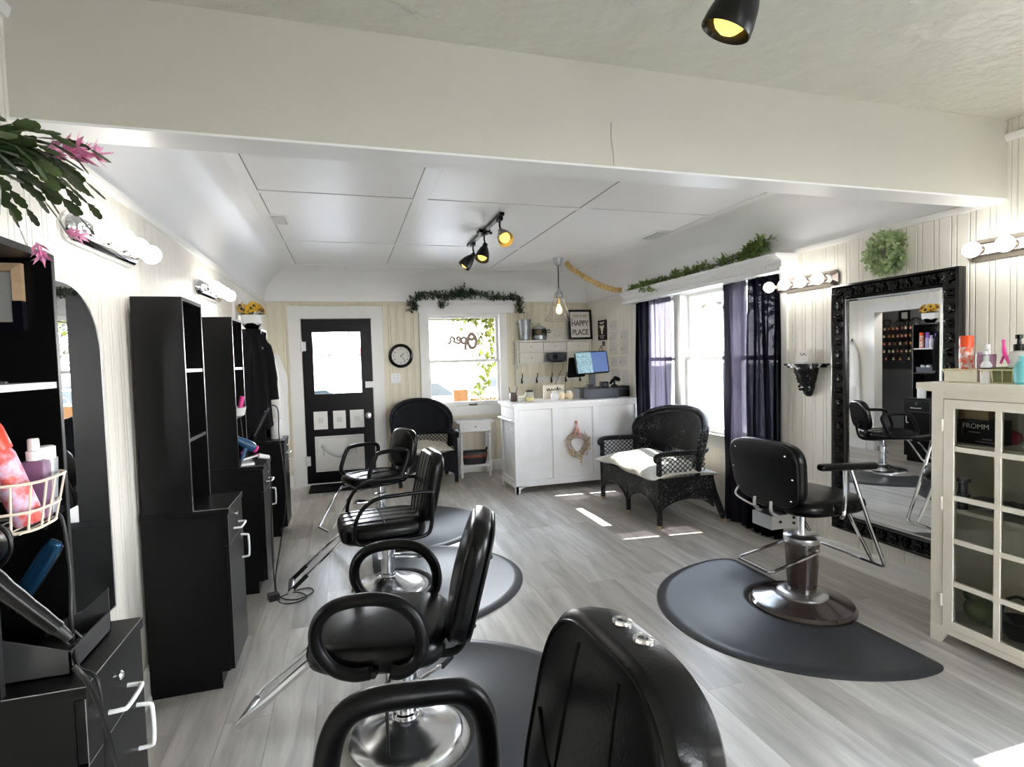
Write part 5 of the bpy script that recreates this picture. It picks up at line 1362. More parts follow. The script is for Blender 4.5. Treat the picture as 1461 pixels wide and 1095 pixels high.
cord('black cord looping from the third station down to the floor', [(-.60,3.86,.86),(-.53,3.84,.84),(-.505,3.83,.7),(-.515,3.82,.4),(-.505,3.76,.12),(-.47,3.62,.008),(-.38,3.55,.006),(-.30,3.62,.006),(-.38,3.72,.006),(-.48,3.66,.006)], .0038)
cord('thin black cord hanging inside the third station', [(-.69,3.90,1.13),(-.675,3.88,1.12),(-.665,3.87,1.0),(-.66,3.86,.9),(-.655,3.86,.87)], .003)
single('plug_block', box(B(), -.03, .03, -.03, .03, 0, .04), 'black_rubber', 'small black plug block on the floor beside the third station', 'plug', (-.50, 3.66, 0), 20, bev=.006)

# farthest station's things, seen in the framed mirror
y4 = 5.01
bottle('orange-red spray can on the upper shelf of the farthest station', (-.75, y4+.26, 1.456), can_prof(.026,.16), 'orange_can', cap_prof(.026,.16,.20), 'orange_red', 'spray can', 'spray_can')
bottle('lilac bottle on the upper shelf of the farthest station', (-.75, y4+.185, 1.456), can_prof(.024,.13), 'lilac_plastic', cap_prof(.02,.13,.20), 'violet_plastic')
bottle('white bottle on the upper shelf of the farthest station', (-.735, y4+.125, 1.456), can_prof(.022,.12), 'white_plastic', cap_prof(.016,.12,.16), 'lilac_plastic')
bottle('violet bottle on the upper shelf of the farthest station', (-.75, y4+.07, 1.456), can_prof(.022,.15), 'violet_plastic', cap_prof(.02,.15,.18), 'violet_plastic')
bottle('white tub on the countertop of the farthest station', (-.62, y4+.16, .823), can_prof(.048,.14), 'white_plastic', cap_prof(.05,.14,.16), 'white_plastic', 'jar', 'tub')
t = thing('storage_tray', 'grey tray of small tubs on the lower shelf of the farthest station', 'tray', (-.76, y4+.17, 1.144))
b = B(); loops(b, [[(-.055,-.12,0),(.055,-.12,0),(.055,.12,0),(-.055,.12,0)],[(-.06,-.125,.07),(.06,-.125,.07),(.06,.125,.07),(-.06,.125,.07)],[(-.056,-.12,.07),(.056,-.12,.07),(.056,.12,.07),(-.056,.12,.07)],[(-.052,-.115,.01),(.052,-.115,.01),(.052,.115,.01),(-.052,.115,.01)]]); obj('tray', b, 'grey_plastic', t)
b = B()
for k in range(3): lathe(b, can_prof(.03,.085), 16, T((0,-.075+.075*k,.012)))
obj('tubs', b, 'silver_plastic', t)

# side room: polish rack and picture, seen through the doorway in the mirror
t = thing('polish_rack', 'black wire rack of nail polish on the dark room wall, seen in the mirror', 'rack', (-2.33, 6.65, 1.27))
b = B()
for z in (0,.125,.25,.375,.50): box(b, 0, .07, -.5, .5, z-.008, z); tube(b, [(.07,-.5,z+.03),(.07,.5,z+.03)], .004, 6)
obj('shelves', b, 'black_metal', t)
b = B()
for y in (-.5, 0, .5): box(b, 0, .01, y-.008, y+.008, -.03, .62)
obj('uprights', b, 'black_metal', t)
b = B()
for y in (-.36,-.12,.12,.36):
    for s in (1,-1): tube(b, [(.01, y+s*(.10-.085*f)*math.cos(f*7), .60+(.09-.07*f)*math.sin(f*7)) for f in [k/16 for k in range(17)]], .005, 6)
obj('scrollwork', b, 'black_metal', t)
b = B(); lathe(b, [(.013,0),(.014,.004),(.014,.032),(.006,.038)], 12); sh = None
cols = {}
for nm, c in (('polish_amber',(.75,.34,.08)),('polish_rose',(.75,.3,.22)),('polish_pale',(.8,.7,.5)),('polish_brown',(.4,.16,.07))): mat(nm, c, .25)
protos = []
for nm in ('polish_amber','polish_rose','polish_pale','polish_brown'):
    p = thing('nail_polish', 'small bottle of nail polish on the black rack in the dark room', 'bottle', (0,0,0), 0, 'nail polish bottles on the black rack')
    b = B(); lathe(b, [(.015,0),(.016,.004),(.016,.038),(.006,.044)], 10); obj('bottle_body', b, nm, p)
    b = B(); lathe(b, [(.0065,.043),(.0065,.078),(.001,.078)], 10); obj('cap', b, 'black_plastic', p)
    protos.append(p)
used = 0; q = random.Random(4)
for zi, n in enumerate((7,12,10,12,12)):
    for k in range(n):
        y = 6.18+.9*(k+.5)/n + q.uniform(-.01,.01); i = q.randrange(4); pos = (-2.29, y, 1.27+.125*zi)
        if used & (1 << i): dup(protos[i], pos)
        else: protos[i].location = pos; used |= 1 << i
t = thing('wall_picture', 'small black framed picture above the polish rack in the dark room', 'picture frame', (-2.34, 6.72, 1.99))
b = B(); loops(b, [[(x,-w,-w),(x,w,-w),(x,w,w),(x,-w,w)] for w, x in ((.085,0),(.085,.02),(.055,.02),(.053,.012))], cap1=False); obj('frame', b, 'black_frame', t, smooth=False)
b = B(); box(b, .008, .0125, -.054, .054, -.054, .054); obj('picture', b, 'ink_grey', t)
# ---------------------------------------------------------------- back wall
t = thing('wall_clock', 'round black-rimmed wall clock between the door and the back window', 'clock', (.642, YB, 1.54))
XB = RX(90)
b = B(); lathe(b, [(.15,0),(.152,.015),(.146,.03),(.13,.035),(.118,.028),(.112,.016)], 48, XB, cap=False); obj('rim', b, 'black_frame', t)
b = B(); lathe(b, [(.115,.012),(.115,.015),(.001,.015)], 48, XB); obj('dial', b, 'paper', t)
for k, s in enumerate(('12','1','2','3','4','5','6','7','8','9','10','11')):
    a = math.radians(90-30*k); text('numeral', s, .034, .0006, 'ink', t, T((.090*math.cos(a), -.0165, .090*math.sin(a))) @ RX(90))
for ang, l, w, n in ((40, .055, .0045, 'hour_hand'), (-52, .085, .003, 'minute_hand')):
    a = math.radians(ang); b = B(); tube(b, [(-.012*math.cos(a), -.02, -.012*math.sin(a)), (l*math.cos(a), -.02, l*math.sin(a))], w, 6, flat=.4); obj(n, b, 'ink', t)
t = thing('light_switch', 'white double light switch under the wall clock', 'switch', (.575, YB, 1.262))
b = B(); box(b, -.06, .06, -.007, 0, -.06, .06); obj('plate', b, 'white_gloss', t, bev=.003)
for x in (-.023, .023):
    b = B(); box(b, x-.005, x+.005, -.018, -.007, -.006, .010); obj('toggle', b, 'white_edge', t)
    b = B()
    for z in (-.034,.034): sphere(b, (x,-.0075,z), .003, 6)
    obj('screw', b, 'ink_grey', t)

# OPEN sign on the window, seen from behind
t = thing('open_sign', 'cursive Open sign hanging in the back window, seen reversed', 'sign', (1.44, YB+.06, 1.72))
def strk(b, pts, r): tube(b, [(-x, 0, z) for x, z in pts], r*1.6, 8, k=6)
b = B()
strk(b, [(-.13,.085),(-.175,.05),(-.19,-.02),(-.165,-.085),(-.12,-.095),(-.085,-.04),(-.085,.03),(-.11,.08),(-.145,.09),(-.17,.04),(-.13,.015),(-.09,.03)], .014)
obj('letter_O', b, 'sign_rose', t)
b = B(); strk(b, [(-.055,.045),(-.05,-.02),(-.045,-.09),(-.05,-.125)], .012); strk(b, [(-.055,.02),(-.025,.045),(.005,.02),(0,-.025),(-.03,-.035),(-.05,-.015)], .011); obj('letter_p', b, 'sign_rose', t)
b = B(); strk(b, [(.02,.0),(.055,.012),(.065,.035),(.045,.05),(.022,.03),(.02,-.01),(.045,-.035),(.085,-.02)], .010); obj('letter_e', b, 'sign_rose', t)
b = B(); strk(b, [(.095,.045),(.10,.01),(.10,-.035)], .010); strk(b, [(.10,.015),(.125,.05),(.15,.03),(.15,-.01),(.165,-.035),(.195,-.02)], .009); obj('letter_n', b, 'sign_rose', t)
b = B(); tube(b, [(.12,0,.09),(.03,.0,.30)], .0015, 5); tube(b, [(-.1,0,.045),(.03,0,.30)], .0015, 5); obj('string', b, 'twig', t)

# white shelf unit with drawers and hooks
t = thing('wall_shelf', 'white wall shelf unit with small drawers and coat hooks behind the counter', 'shelf', (2.13, YB, 1.10))
W = 1.05; Y0 = -.15
b = B(); box(b, 0, .018, Y0, 0, .29, .58); box(b, W-.018, W, Y0, 0, .29, .58); box(b, 0, W, -.01, 0, .29, .58)
box(b, .018, W-.018, Y0+.004, 0, .445, .458); obj('carcass', b, 'shelf_white', t, smooth=False)
b = B(); box(b, -.02, W+.02, Y0-.02, 0, .58, .60); box(b, -.015, W+.015, Y0-.012, 0, .44, .456); box(b, -.02, W+.02, Y0-.015, 0, .285, .305); obj('shelf_boards', b, 'shelf_white', t, bev=.004)
for r, (z0, z1) in enumerate(((.462,.574),(.31,.436))):
    for k in range(3):
        if r == 1 and k == 1: continue
        x0 = .022+(W-.044)/3*k+.005; x1 = x0+(W-.044)/3-.010
        b = B(); box(b, x0, x1, Y0-.004, Y0+.012, z0, z1); d = obj('drawer', b, 'shelf_white', t, bev=.003)
        b = B(); sphere(b, ((x0+x1)/2, Y0-.014, (z0+z1)/2), .008, 10); obj('knob', b, 'brass', d)
for x in (.0, W-.018):
    b = B(); extr(b, [(0,.285),(-.13,.285),(-.12,.25),(-.07,.22),(-.05,.17),(-.03,.1),(-.03,.02),(0,.0)], .018, Matrix(((0,0,1,x),(1,0,0,0),(0,1,0,0),(0,0,0,1)))); obj('bracket', b, 'shelf_white', t)
b = B(); box(b, .018, W-.018, -.022, -.004, .03, .125); obj('hook_rail', b, 'shelf_white', t, bev=.004)
for x in (.085,.295,.505,.715,.925):
    b = B(); tube(b, [(x,-.024,.09),(x,-.05,.10),(x,-.075,.135),(x,-.07,.165)], .006, 8, k=4); tube(b, [(x,-.024,.06),(x,-.04,.04),(x,-.06,.045),(x,-.062,.07)], .006, 8, k=4); tube(b, [(x,-.026,.03),(x,-.03,.10)], .009, 8); obj('coat_hook', b, 'black_metal', t)
t = thing('carved_arch', 'white arched carved panel standing on the wall shelf unit', 'panel', (2.80, YB-.035, 1.70))
P = [(-.26,0),(.26,0)] + [(.26*math.cos(a), .075+.10*math.sin(a)) for a in [PI*k/20 for k in range(21)]]
b = B(); extr(b, P, .015, Matrix(((1,0,0,0),(0,0,1,0),(0,1,0,0),(0,0,0,1)))); obj('board', b, 'shelf_white', t)
b = B()
for s in (-1,1): tube(b, [(s*(.02+(.085-.075*f)*math.cos(f*8)+.06), -.003, .085+(.06-.055*f)*math.sin(f*8)) for f in [k/20 for k in range(21)]], .007, 6)
obj('scroll', b, 'cream_paint', t)
t = thing('bucket', 'tall galvanised bucket at the left end of the wall shelf unit', 'bucket', (2.255, YB-.085, 1.70))
b = B(); lathe(b, [(.062,0),(.066,.01),(.062,.014),(.086,.25),(.094,.272),(.097,.276),(.09,.272),(.082,.24),(.06,.02),(.001,.018)], 32); obj('pail', b, 'galvanised', t)
b = B()
for s in (-1,1): tube(b, [(s*.088,-.02,.24),(s*.105,-.02,.215),(s*.105,.02,.215),(s*.088,.02,.24)], .004, 6, k=3)
for z in (.09,.19): tube(b, [((.064+.09*z)*math.cos(2*PI*k/32), (.064+.09*z)*math.sin(2*PI*k/32), z) for k in range(32)], .003, 6, True)
obj('ears', b, 'galvanised', t)
t = thing('lidded_basket', 'lidded wire basket jar beside the galvanised bucket', 'basket', (2.46, YB-.09, 1.70))
b = B(); lathe(b, [(.07,0),(.082,.01),(.088,.06),(.088,.065)], 28); obj('base', b, 'galvanised', t)
b = B()
for k in range(24): tube(b, [(.088*math.cos(2*PI*k/24), .088*math.sin(2*PI*k/24), .06), (.09*math.cos(2*PI*k/24), .09*math.sin(2*PI*k/24), .15)], .003, 5)
for z in (.08,.10,.12,.15): tube(b, [(.089*math.cos(2*PI*k/28), .089*math.sin(2*PI*k/28), z) for k in range(28)], .0028, 5, True)
obj('wire_body', b, 'black_metal', t)
b = B(); lathe(b, [(.06,.062),(.078,.07),(.078,.14),(.001,.145)], 20); obj('lining', b, 'carton_tan', t)
b = B(); lathe(b, [(.094,.15),(.094,.158),(.06,.185),(.02,.195),(.001,.195)], 28); tube(b, [(-.02,0,.19),(-.018,0,.22),(.018,0,.22),(.02,0,.19)], .005, 6, k=3); obj('lid', b, 'galvanised', t)
b = B()
for s in (-1,1): tube(b, [(.07,-.075,.11),(.07+s*.035,-.095,.14),(.07+s*.05,-.09,.10),(.07,-.08,.10)], .011, 8, k=4, flat=.4)
tube(b, [(.07,-.08,.1),(.06,-.095,.03),(.05,-.09,-.0)], .009, 6, k=3, flat=.4); obj('bow', b, 'black_paint', t)
t = thing('speaker', 'small oval black speaker in the open slot of the wall shelf unit', 'speaker', (2.665, YB-.17, 1.405))
b = B(); pad(b, .12, .062, .09, T((0,0,.066)) @ RX(90), e=3, r=.02, n=40); obj('case', b, 'grey_plastic', t)
b = B(); lathe(b, [(.036,0),(.036,.006),(.03,.01),(.012,.004),(.001,.006)], 28, T((-.035,-.045,.072)) @ RX(90)); obj('cone', b, 'black_plastic', t)
b = B(); box(b, -.09, .10, -.055, -.035, .0, .008); obj('foot', b, 'black_plastic', t)
cord('thin dark cord hanging from the small speaker down the back wall', [(2.75,YB-.165,1.405),(2.755,YB-.16,1.33),(2.72,YB-.09,1.22),(2.70,YB-.035,1.12),(2.70,YB-.03,1.0),(2.66,YB-.02,.93)], .003)
# HAPPY PLACE sign
t = thing('framed_sign', 'black framed sign reading THIS IS MY HAPPY PLACE on the wall shelf unit', 'sign', (3.03, YB-.125, 1.70), 0, rot=(math.radians(-5), 0, math.radians(-3)))
w, h = .165, .20
b = B(); loops(b, [[(-x,y,h-z),(x,y,h-z),(x,y,h+z),(-x,y,h+z)] for x, z, y in ((w,h,0),(w,h,-.045),(w-.026,h-.026,-.045),(w-.028,h-.028,-.02))], cap1=False); obj('frame', b, 'black_frame', t, smooth=False)
b = B(); box(b, -w+.025, w-.025, -.024, -.018, .025, 2*h-.025); obj('board', b, 'paper', t, smooth=False)
for s, z, sz in (('THIS IS MY', .315, .052), ('HAPPY', .215, .092), ('PLACE', .095, .092)):
    text('lettering', s, sz, .001, 'tan_wood' if sz < .06 else 'brown_cup', t, T((0,-.026,z)) @ RX(90) @ Matrix.Diagonal((.88,1.12,1,1)), bold=sz*.022)

# ---------------------------------------------------------------- things on the counter
cz = .982
t = thing('pencil_cup', 'brown square cup of pencils at the left end of the counter', 'cup', (1.775, 5.92, cz))
b = B(); loops(b, [[(w*spw(math.cos(a),.4), w*spw(math.sin(a),.4), z) for a in [2*PI*k/24 for k in range(24)]] for w, z in ((.034,0),(.038,.01),(.038,.075),(.034,.085),(.036,.10),(.031,.10),(.03,.02))]); obj('cup', b, 'brown_cup', t)
for x, y, m in ((-.05,0,'orange_paper'),(.03,.01,'white_plastic'),(.05,-.01,'stripe_red')):
    b = B(); tube(b, [(x*.2,y,.03),(x,y,.165)], .004, 6); obj('pencil', b, m, t)
t = thing('card_holder', 'clear card holder with cream cards beside the pencil cup', 'holder', (1.85, 5.86, cz), 8)
b = B(); box(b, -.045, .045, -.012, .012, .004, .07); obj('cards', b, 'paper_cream', t)
b = B(); box(b, -.05, .05, -.02, .02, 0, .006); box(b, -.05, .05, -.02, -.017, 0, .05); obj('stand', b, 'clear_white', t)
t = thing('glass_jar', 'glass jar with black lid and yellow contents on the counter', 'jar', (1.935, 5.82, cz))
b = B(); lathe(b, [(.042,0),(.052,.006),(.055,.05),(.05,.09),(.036,.105),(.036,.11)], 28, cap=False); obj('jar', b, 'jar_glass', t)
b = B(); lathe(b, [(.04,.004),(.049,.008),(.051,.045),(.001,.05)], 24); obj('contents', b, 'yellow_wax', t)
b = B(); lathe(b, [(.04,.108),(.042,.112),(.04,.125),(.001,.13)], 24); obj('lid', b, 'black_plastic', t)
for i, (x, lab) in enumerate(((2.27,'white round candle, leftmost of three in front of the cash drawer'),(2.355,'cream round candle, middle of three in front of the cash drawer'),(2.45,'cream round candle, rightmost of three beside the cash drawer'))):
    t = thing('candle', lab, 'candle', (x, 5.90+.02*(i%2), cz), 0, 'round candles on the counter')
    b = B(); lathe(b, [(.03,0),(.046,.015),(.05,.04),(.044,.065),(.03,.075),(.001,.072)], 24); obj('wax', b, 'white_plastic' if i == 0 else 'candle_cream', t)
    b = B(); lathe(b, [(.032,.073),(.033,.09),(.03,.092),(.001,.092)], 20); obj('lid', b, 'white_plastic', t)
t = thing('counter_sign', 'small cream framed sign with dark script behind the candles', 'sign', (2.33, 6.08, cz))
b = B(); box(b, -.13, .13, 0, .015, 0, .16); obj('board', b, 'paper_cream', t, bev=.003)
b = B(); tube(b, [(-.13,-.002,.003),(.13,-.002,.003),(.13,-.002,.157),(-.13,-.002,.157)], .006, 6, True); obj('frame', b, 'cream_paint', t)
b = B(); tube(b, [(-.09,-.003,.12),(-.08,-.003,.09),(-.065,-.003,.12),(-.05,-.003,.09),(-.03,-.003,.115),(-.01,-.003,.095),(.01,-.003,.115),(.03,-.003,.095),(.045,-.003,.135),(.05,-.003,.095),(.07,-.003,.115),(.09,-.003,.10)], .0045, 6, k=4); obj('script', b, 'ink', t)
t = thing('cash_drawer', 'dark grey cash drawer at the right end of the counter', 'cash drawer', (2.80, 5.95, cz), -4)
b = B(); box(b, -.21, .21, -.20, .18, .004, .112); obj('case', b, 'grey_plastic', t, bev=.006)
b = B(); box(b, -.195, .195, -.205, -.199, .012, .095); obj('drawer_front', b, 'grey_plastic', t, bev=.003)
b = B()
for x in (-.18,.18):
    for y in (-.17,.15): box(b, x-.015, x+.015, y-.015, y+.015, 0, .006)
obj('foot', b, 'black_rubber', t)
t = thing('register_screen', 'tilted point of sale touch screen on the cash drawer', 'screen', (2.77, 5.95, cz+.112), -6)
b = B(); box(b, -.09, .09, -.08, .08, 0, .012); box(b, -.035, .035, .0, .03, .01, .24); obj('stand', b, 'grey_plastic', t, bev=.004)
X = T((-.02,-.05,.30)) @ RX(74) @ RZ(2)
b = B(); pad(b, .20, .135, .03, X, e=14, r=.008, n=64); sc = obj('screen_case', b, 'black_plastic', t)
b = B(); box(b, -.005, .185, -.12, .12, .0152, .0165, X); obj('display', b, 'screen_blue', sc, label='glowing blue screen half')
b = B(); box(b, -.19, -.005, -.125, .125, .0152, .0168, X); obj('display', b, 'screen_light', sc, label='glowing pale patterned screen half')
b = B(); X2 = T((-.16,.10,.25)) @ RX(105) @ RY(8); pad(b, .12, .125, .02, X2, e=12, r=.006, n=48); obj('customer_display', b, 'black_plastic', t)
t = thing('card_reader', 'small black card reader in front of the point of sale screen', 'card reader', (2.86, 5.83, cz+.112))
b = B(); box(b, -.045, .045, -.03, .03, 0, .075); obj('case', b, 'black_plastic', t, bev=.006)
b = B(); box(b, -.03, .03, -.032, -.0295, .02, .06); obj('keypad', b, 'grey_plastic', t)
single('payment_pad', box(B(), -.035, .035, -.03, .03, 0, .05), 'black_plastic', 'small black box under the left half of the register screen', 'device', (2.68, 5.83, cz+.112), 0, bev=.006)
t = thing('receipt_printer', 'black receipt printer at the wall end of the counter', 'printer', (3.10, 5.90, cz))
b = B(); box(b, -.075, .075, -.09, .09, 0, .13); obj('case', b, 'black_plastic', t, bev=.012)
b = B(); box(b, -.06, .06, -.092, -.06, .09, .10); obj('paper_slot', b, 'grey_plastic', t)
t = thing('barcode_scanner', 'black barcode scanner resting on the receipt printer', 'scanner', (3.03, 5.90, cz+.131), -30)
b = B(); pad(b, .045, .03, .05, T((.03,0,.08)) @ RY(25), e=4, n=32); obj('head', b, 'black_plastic', t)
b = B(); tube(b, [(.0,0,.075),(-.03,0,.05),(-.05,0,.02)], [.022,.018,.016], 10, k=3); obj('handle', b, 'black_plastic', t)
b = B(); lathe(b, [(.035,0),(.035,.008),(.012,.02),(.010,.07)], 18); obj('stand', b, 'black_plastic', t)

# ---------------------------------------------------------------- papers on the right wall
def paper(label, y0, y1, z0, z1, kind='cert'):
    t = thing('certificate', label, 'paper', (XR, (y0+y1)/2, (z0+z1)/2), 180, 'papers on the right wall beside the counter')
    w, h = abs(y1-y0)/2, abs(z1-z0)/2
    b = B(); box(b, 0, .0012, -w, w, -h, h); obj('sheet', b, 'paper', t, smooth=False)
    b = B()
    if kind == 'cert':
        box(b, .0012, .0016, -w*.72, -w*.5, -h*.35, h*.15)
        for k in range(4): box(b, .0012, .0015, -w*.3, w*.75, h*(.55-.28*k)-.003, h*(.55-.28*k))
        for a in (-1, 1): box(b, .0012, .0014, -w*.93, w*.93, a*h*.9-.001, a*h*.9+.001)
    else:
        for k in range(10): box(b, .0012, .0015, -w*.75, w*.75, h*(.8-.17*k)-.002, h*(.8-.17*k))
    obj('print', b, 'ink_grey', t, smooth=False)
paper('white certificate, topmost in the column left of the others', 6.14, 6.325, 1.785, 1.905)
paper('white certificate, second from top in the left column', 6.15, 6.35, 1.615, 1.77)
paper('white certificate, third from top in the left column', 6.155, 6.355, 1.49, 1.61)
paper('white certificate, upper one in the right column next to the curtain', 5.85, 6.05, 1.635, 1.765)
paper('white certificate, lower one in the right column next to the curtain', 5.855, 6.055, 1.485, 1.625)
paper('white certificate in the bottom pair, on the left', 6.14, 6.325, 1.335, 1.45)
paper('white certificate in the bottom pair, on the right', 5.89, 6.10, 1.335, 1.455)
paper('printed white notice, left of the two lowest sheets', 6.08, 6.33, 1.12, 1.305, 'n')
paper('printed white notice, right of the two lowest sheets next to the curtain', 5.835, 6.035, 1.06, 1.30, 'n')
t = thing('wall_plaque', 'narrow black plaque with white emblem on the right wall', 'plaque', (XR-.001, 6.52, 1.805), 180)
b = B(); box(b, 0, .014, -.12, .12, -.13, .13); obj('board', b, 'black_frame', t, bev=.003)
b = B(); lathe(b, [(.001,.0165),(.032,.0165),(.036,.014)], 20, T((0,0,.02)) @ RY(90)); box(b, .014, .016, -.018, .018, -.05, .0)
for z, w in ((.10,.07),(.085,.05),(-.075,.07),(-.10,.05)): box(b, .014, .0155, -w, w, z-.004, z+.004)
for s in (-1,1): tube(b, [(.0155,s*.015,.045),(.0155,s*.05,.06),(.0155,s*.045,.03)], .006, 6, k=3)
obj('emblem', b, 'paper_cream', t)
t = thing('wall_hook', 'dark hook with hanging brown keys below the black plaque', 'hook', (XR-.001, 6.50, 1.60), 180)
b = B(); box(b, 0, .012, -.03, .03, -.0, .06); obj('plate', b, 'brown_cup', t)
b = B(); tube(b, [(.01,0,.02),(.04,0,.0),(.04,0,-.02)], .006, 8); tube(b, [(.04,-.01,0),(.045,-.05,-.06)], .014, 8, flat=.5); tube(b, [(.04,.01,0),(.045,.04,-.08)], .014, 8, flat=.5); obj('keys', b, 'tan_wood', t)

# ---------------------------------------------------------------- right wall by the mirror
t = thing('bracket_shelf', 'small black carved bracket shelf on the wall left of the framed mirror', 'shelf', (XR, 3.19, 1.355), 180)
b = B(); P = [(.135*math.sin(PI*k/16)**.7 if 0 < k < 16 else 0, -.175*math.cos(PI*k/16)) for k in range(17)]; extr(b, P, .014); extr(b, [(x*.88, y*.88) for x, y in P], .014, T((0,0,-.014))); obj('ledge', b, 'black_frame', t)
b = B()
L = [(.085,.085,-.014),(.088,.08,-.05),(.07,.07,-.075),(.074,.066,-.10),(.055,.052,-.13),(.058,.05,-.16),(.035,.035,-.19),(.036,.03,-.205),(.012,.015,-.225)]
loops(b, [[(0,-w,z),(d*.7,-w,z),(d,-w*.5,z),(d,w*.5,z),(d*.7,w,z),(0,w,z)] for d, w, z in L])
for z, r, d in ((-.05,.025,.085),(-.10,.022,.07),(-.16,.018,.055)):
    for s in (-1,1): tube(b, [(d*.7, s*(.04+r*math.cos(a)), z+r*math.sin(a)) for a in [.5*k for k in range(12)]], .008, 6)
obj('carved_bracket', b, 'black_frame', t)
t = thing('display_card', 'white card on a small easel on the black bracket shelf', 'card', (XR-.07, 3.19, 1.369), 180)
b = B(); box(b, -.004, .0, -.055, .055, .012, .105, RY(-12)); obj('card', b, 'paper', t)
b = B(); box(b, -.02, .03, -.05, .05, 0, .010); tube(b, [(-.015,0,.01),(-.028,0,.07)], .003, 6); obj('easel', b, 'white_edge', t)
b = B(); tube(b, [(.002,-.025,.075),(.0,-.005,.06),(.002,.01,.075),(.002,.028,.06)], .004, 6, k=3, X=RY(-12)); obj('drawing', b, 'ink_grey', t)

# on top of the display cabinet
ct = 1.287
bottle('orange-capped spray can on the display cabinet', (2.905, 1.94, ct), can_prof(.029,.17), 'orange_can', cap_prof(.0285,.17,.225), 'orange_red', 'spray can', 'spray_can')
bottle('slim lilac and white bottle behind the spray can on the display cabinet', (2.95, 1.905, ct), can_prof(.018,.14), 'silver_plastic', cap_prof(.0175,.09,.142), 'lilac_plastic')
bottle('mauve pump bottle with white cap on the display cabinet', (2.90, 1.845, ct), [(.028,0),(.031,.004),(.036,.125),(.034,.132),(.014,.134)], 'mauve_plastic', [(.017,.133),(.018,.155),(.014,.158),(.013,.18),(.001,.182)], 'white_plastic', sq=True)
wb = bottle('small white labelled bottle in front of the olive tray', (2.83, 1.805, ct), [(.021,0),(.022,.004),(.022,.085),(.009,.105)], 'white_plastic', [(.011,.10),(.012,.125),(.007,.13),(.006,.15),(.001,.15)], 'clear_white')
b = B(); lathe(b, [(.0221,.066),(.0224,.0665),(.0224,.0715),(.0221,.072)], 24, cap=False); obj('label', b, 'ink', wb)
bottle('clear pump bottle with black pump on the display cabinet', (2.93, 1.735, ct), [(.034,0),(.037,.004),(.037,.12),(.03,.14),(.016,.148)], 'clear_white', [(.02,.147),(.021,.175),(.008,.178),(.007,.20),(.014,.203),(.014,.22),(.001,.22)], 'black_plastic')
bottle('pale green bottle behind the olive tray on the display cabinet', (2.97, 1.70, ct), can_prof(.026,.10), 'clear_green', cap_prof(.019,.10,.19), 'silver_plastic')
bottle('clear green bottle at the right edge of the display cabinet', (2.93, 1.655, ct), can_prof(.032,.12), 'clear_green', cap_prof(.02,.12,.165), 'leaf_lime')
bottle('turquoise bottle in front at the right edge of the display cabinet', (2.82, 1.655, ct), [(.02,0),(.03,.01),(.032,.07),(.02,.1)], 'turquoise', cap_prof(.014,.1,.125), 'turquoise')
single('pink_clip', tube(tube(B(), [(0,-.02,0),(0,0,.05),(0,.004,.11)], [.006,.009,.006], 8, k=4), [(0,.0,.04),(.01,.02,.0)], .005, 6), 'pink_plastic', 'bright pink hair clip standing beside the black pump', 'hair clip', (2.90, 1.775, ct+.09))
t = thing('wire_tray', 'yellowish wire tray holding bottles on the display cabinet', 'tray', (2.895, 1.81, ct))
b = B(); hx, hy = .085, .165
for z, g in ((.003,-.012),(.062,.006)): tube(b, [(sx*(hx+g), sy*(hy+g), z) for sx, sy in ((-1,-1),(1,-1),(1,1),(-1,1))], .003, 6, True)
for k in range(9):
    y = -hy+2*hy*k/8
    for sx in (-1,1): tube(b, [(sx*(hx-.012), y*.93, .003), (sx*(hx+.006), y*1.03, .062)], .0025, 6)
obj('wire_frame', b, 'wire_yellow', t)
b = B(); box(b, -hx-.002, -hx, .02, hy, .006, .058); obj('price_card', b, 'paper_cream', t)
single('olive_tray', loops(B(), [[(-.05,-.07,0),(.05,-.07,0),(.05,.07,0),(-.05,.07,0)],[(-.055,-.075,.07),(.055,-.075,.07),(.055,.075,.07),(-.055,.075,.07)],[(-.052,-.072,.07),(.052,-.072,.07),(.052,.072,.07),(-.052,.072,.07)],[(-.047,-.067,.006),(.047,-.067,.006),(.047,.067,.006),(-.047,.067,.006)]]), 'olive_box', 'translucent olive green tub inside the wire tray', 'tub', (2.87, 1.70, ct+.004), bev=.002)
# inside the display cabinet
t = thing('product_box', 'black product box with white lettering on the top shelf of the display cabinet', 'box', (2.90, 1.86, .993))
b = B(); box(b, -.05, .05, -.09, .09, 0, .115); obj('carton', b, 'black_vinyl', t, bev=.002)
text('lettering', 'FROMM', .034, .0006, 'paper', t, T((-.0508,.0,.085)) @ RZ(-90) @ RX(90))
b = B(); box(b, -.0512,-.05,-.02,.03,.055,.059); box(b, -.0512,-.05,-.07,-.03,.025,.03); box(b, -.0512,-.05,-.08,-.0,.012,.016); obj('print', b, 'ink_grey', t)
single('tan_carton', box(B(), -.035, .035, -.06, .06, 0, .05), 'carton_tan', 'tan carton lying on the black product box', 'box', (2.90, 1.885, 1.109), 8, bev=.002)
single('red_pouch', loops(B(), [[(w*math.cos(a), w*1.2*math.sin(a), z) for a in [2*PI*k/20 for k in range(20)]] for w, z in ((.03,0),(.045,.015),(.04,.05),(.02,.065))]), 'dark_red', 'dark red pouch beside the black product box', 'pouch', (2.98, 1.80, .993))
t = thing('hair_clipper', 'silver and black clipper on the top shelf of the display cabinet', 'clipper', (2.86, 1.66, 1.012), 30)
b = B(); tube(b, [(-.05,0,0),(.0,0,.004),(.04,0,.0)], [.014,.018,.014], 10, k=3); obj('body', b, 'silver_plastic', t)
b = B(); box(b, .035, .06, -.016, .016, -.004, .01); obj('blade', b, 'black_metal', t)
t = thing('cable_tangle', 'tangle of black tools and cables on the middle shelf of the display cabinet', 'cables', (2.92, 1.74, .673))
b = B(); q = random.Random(9)
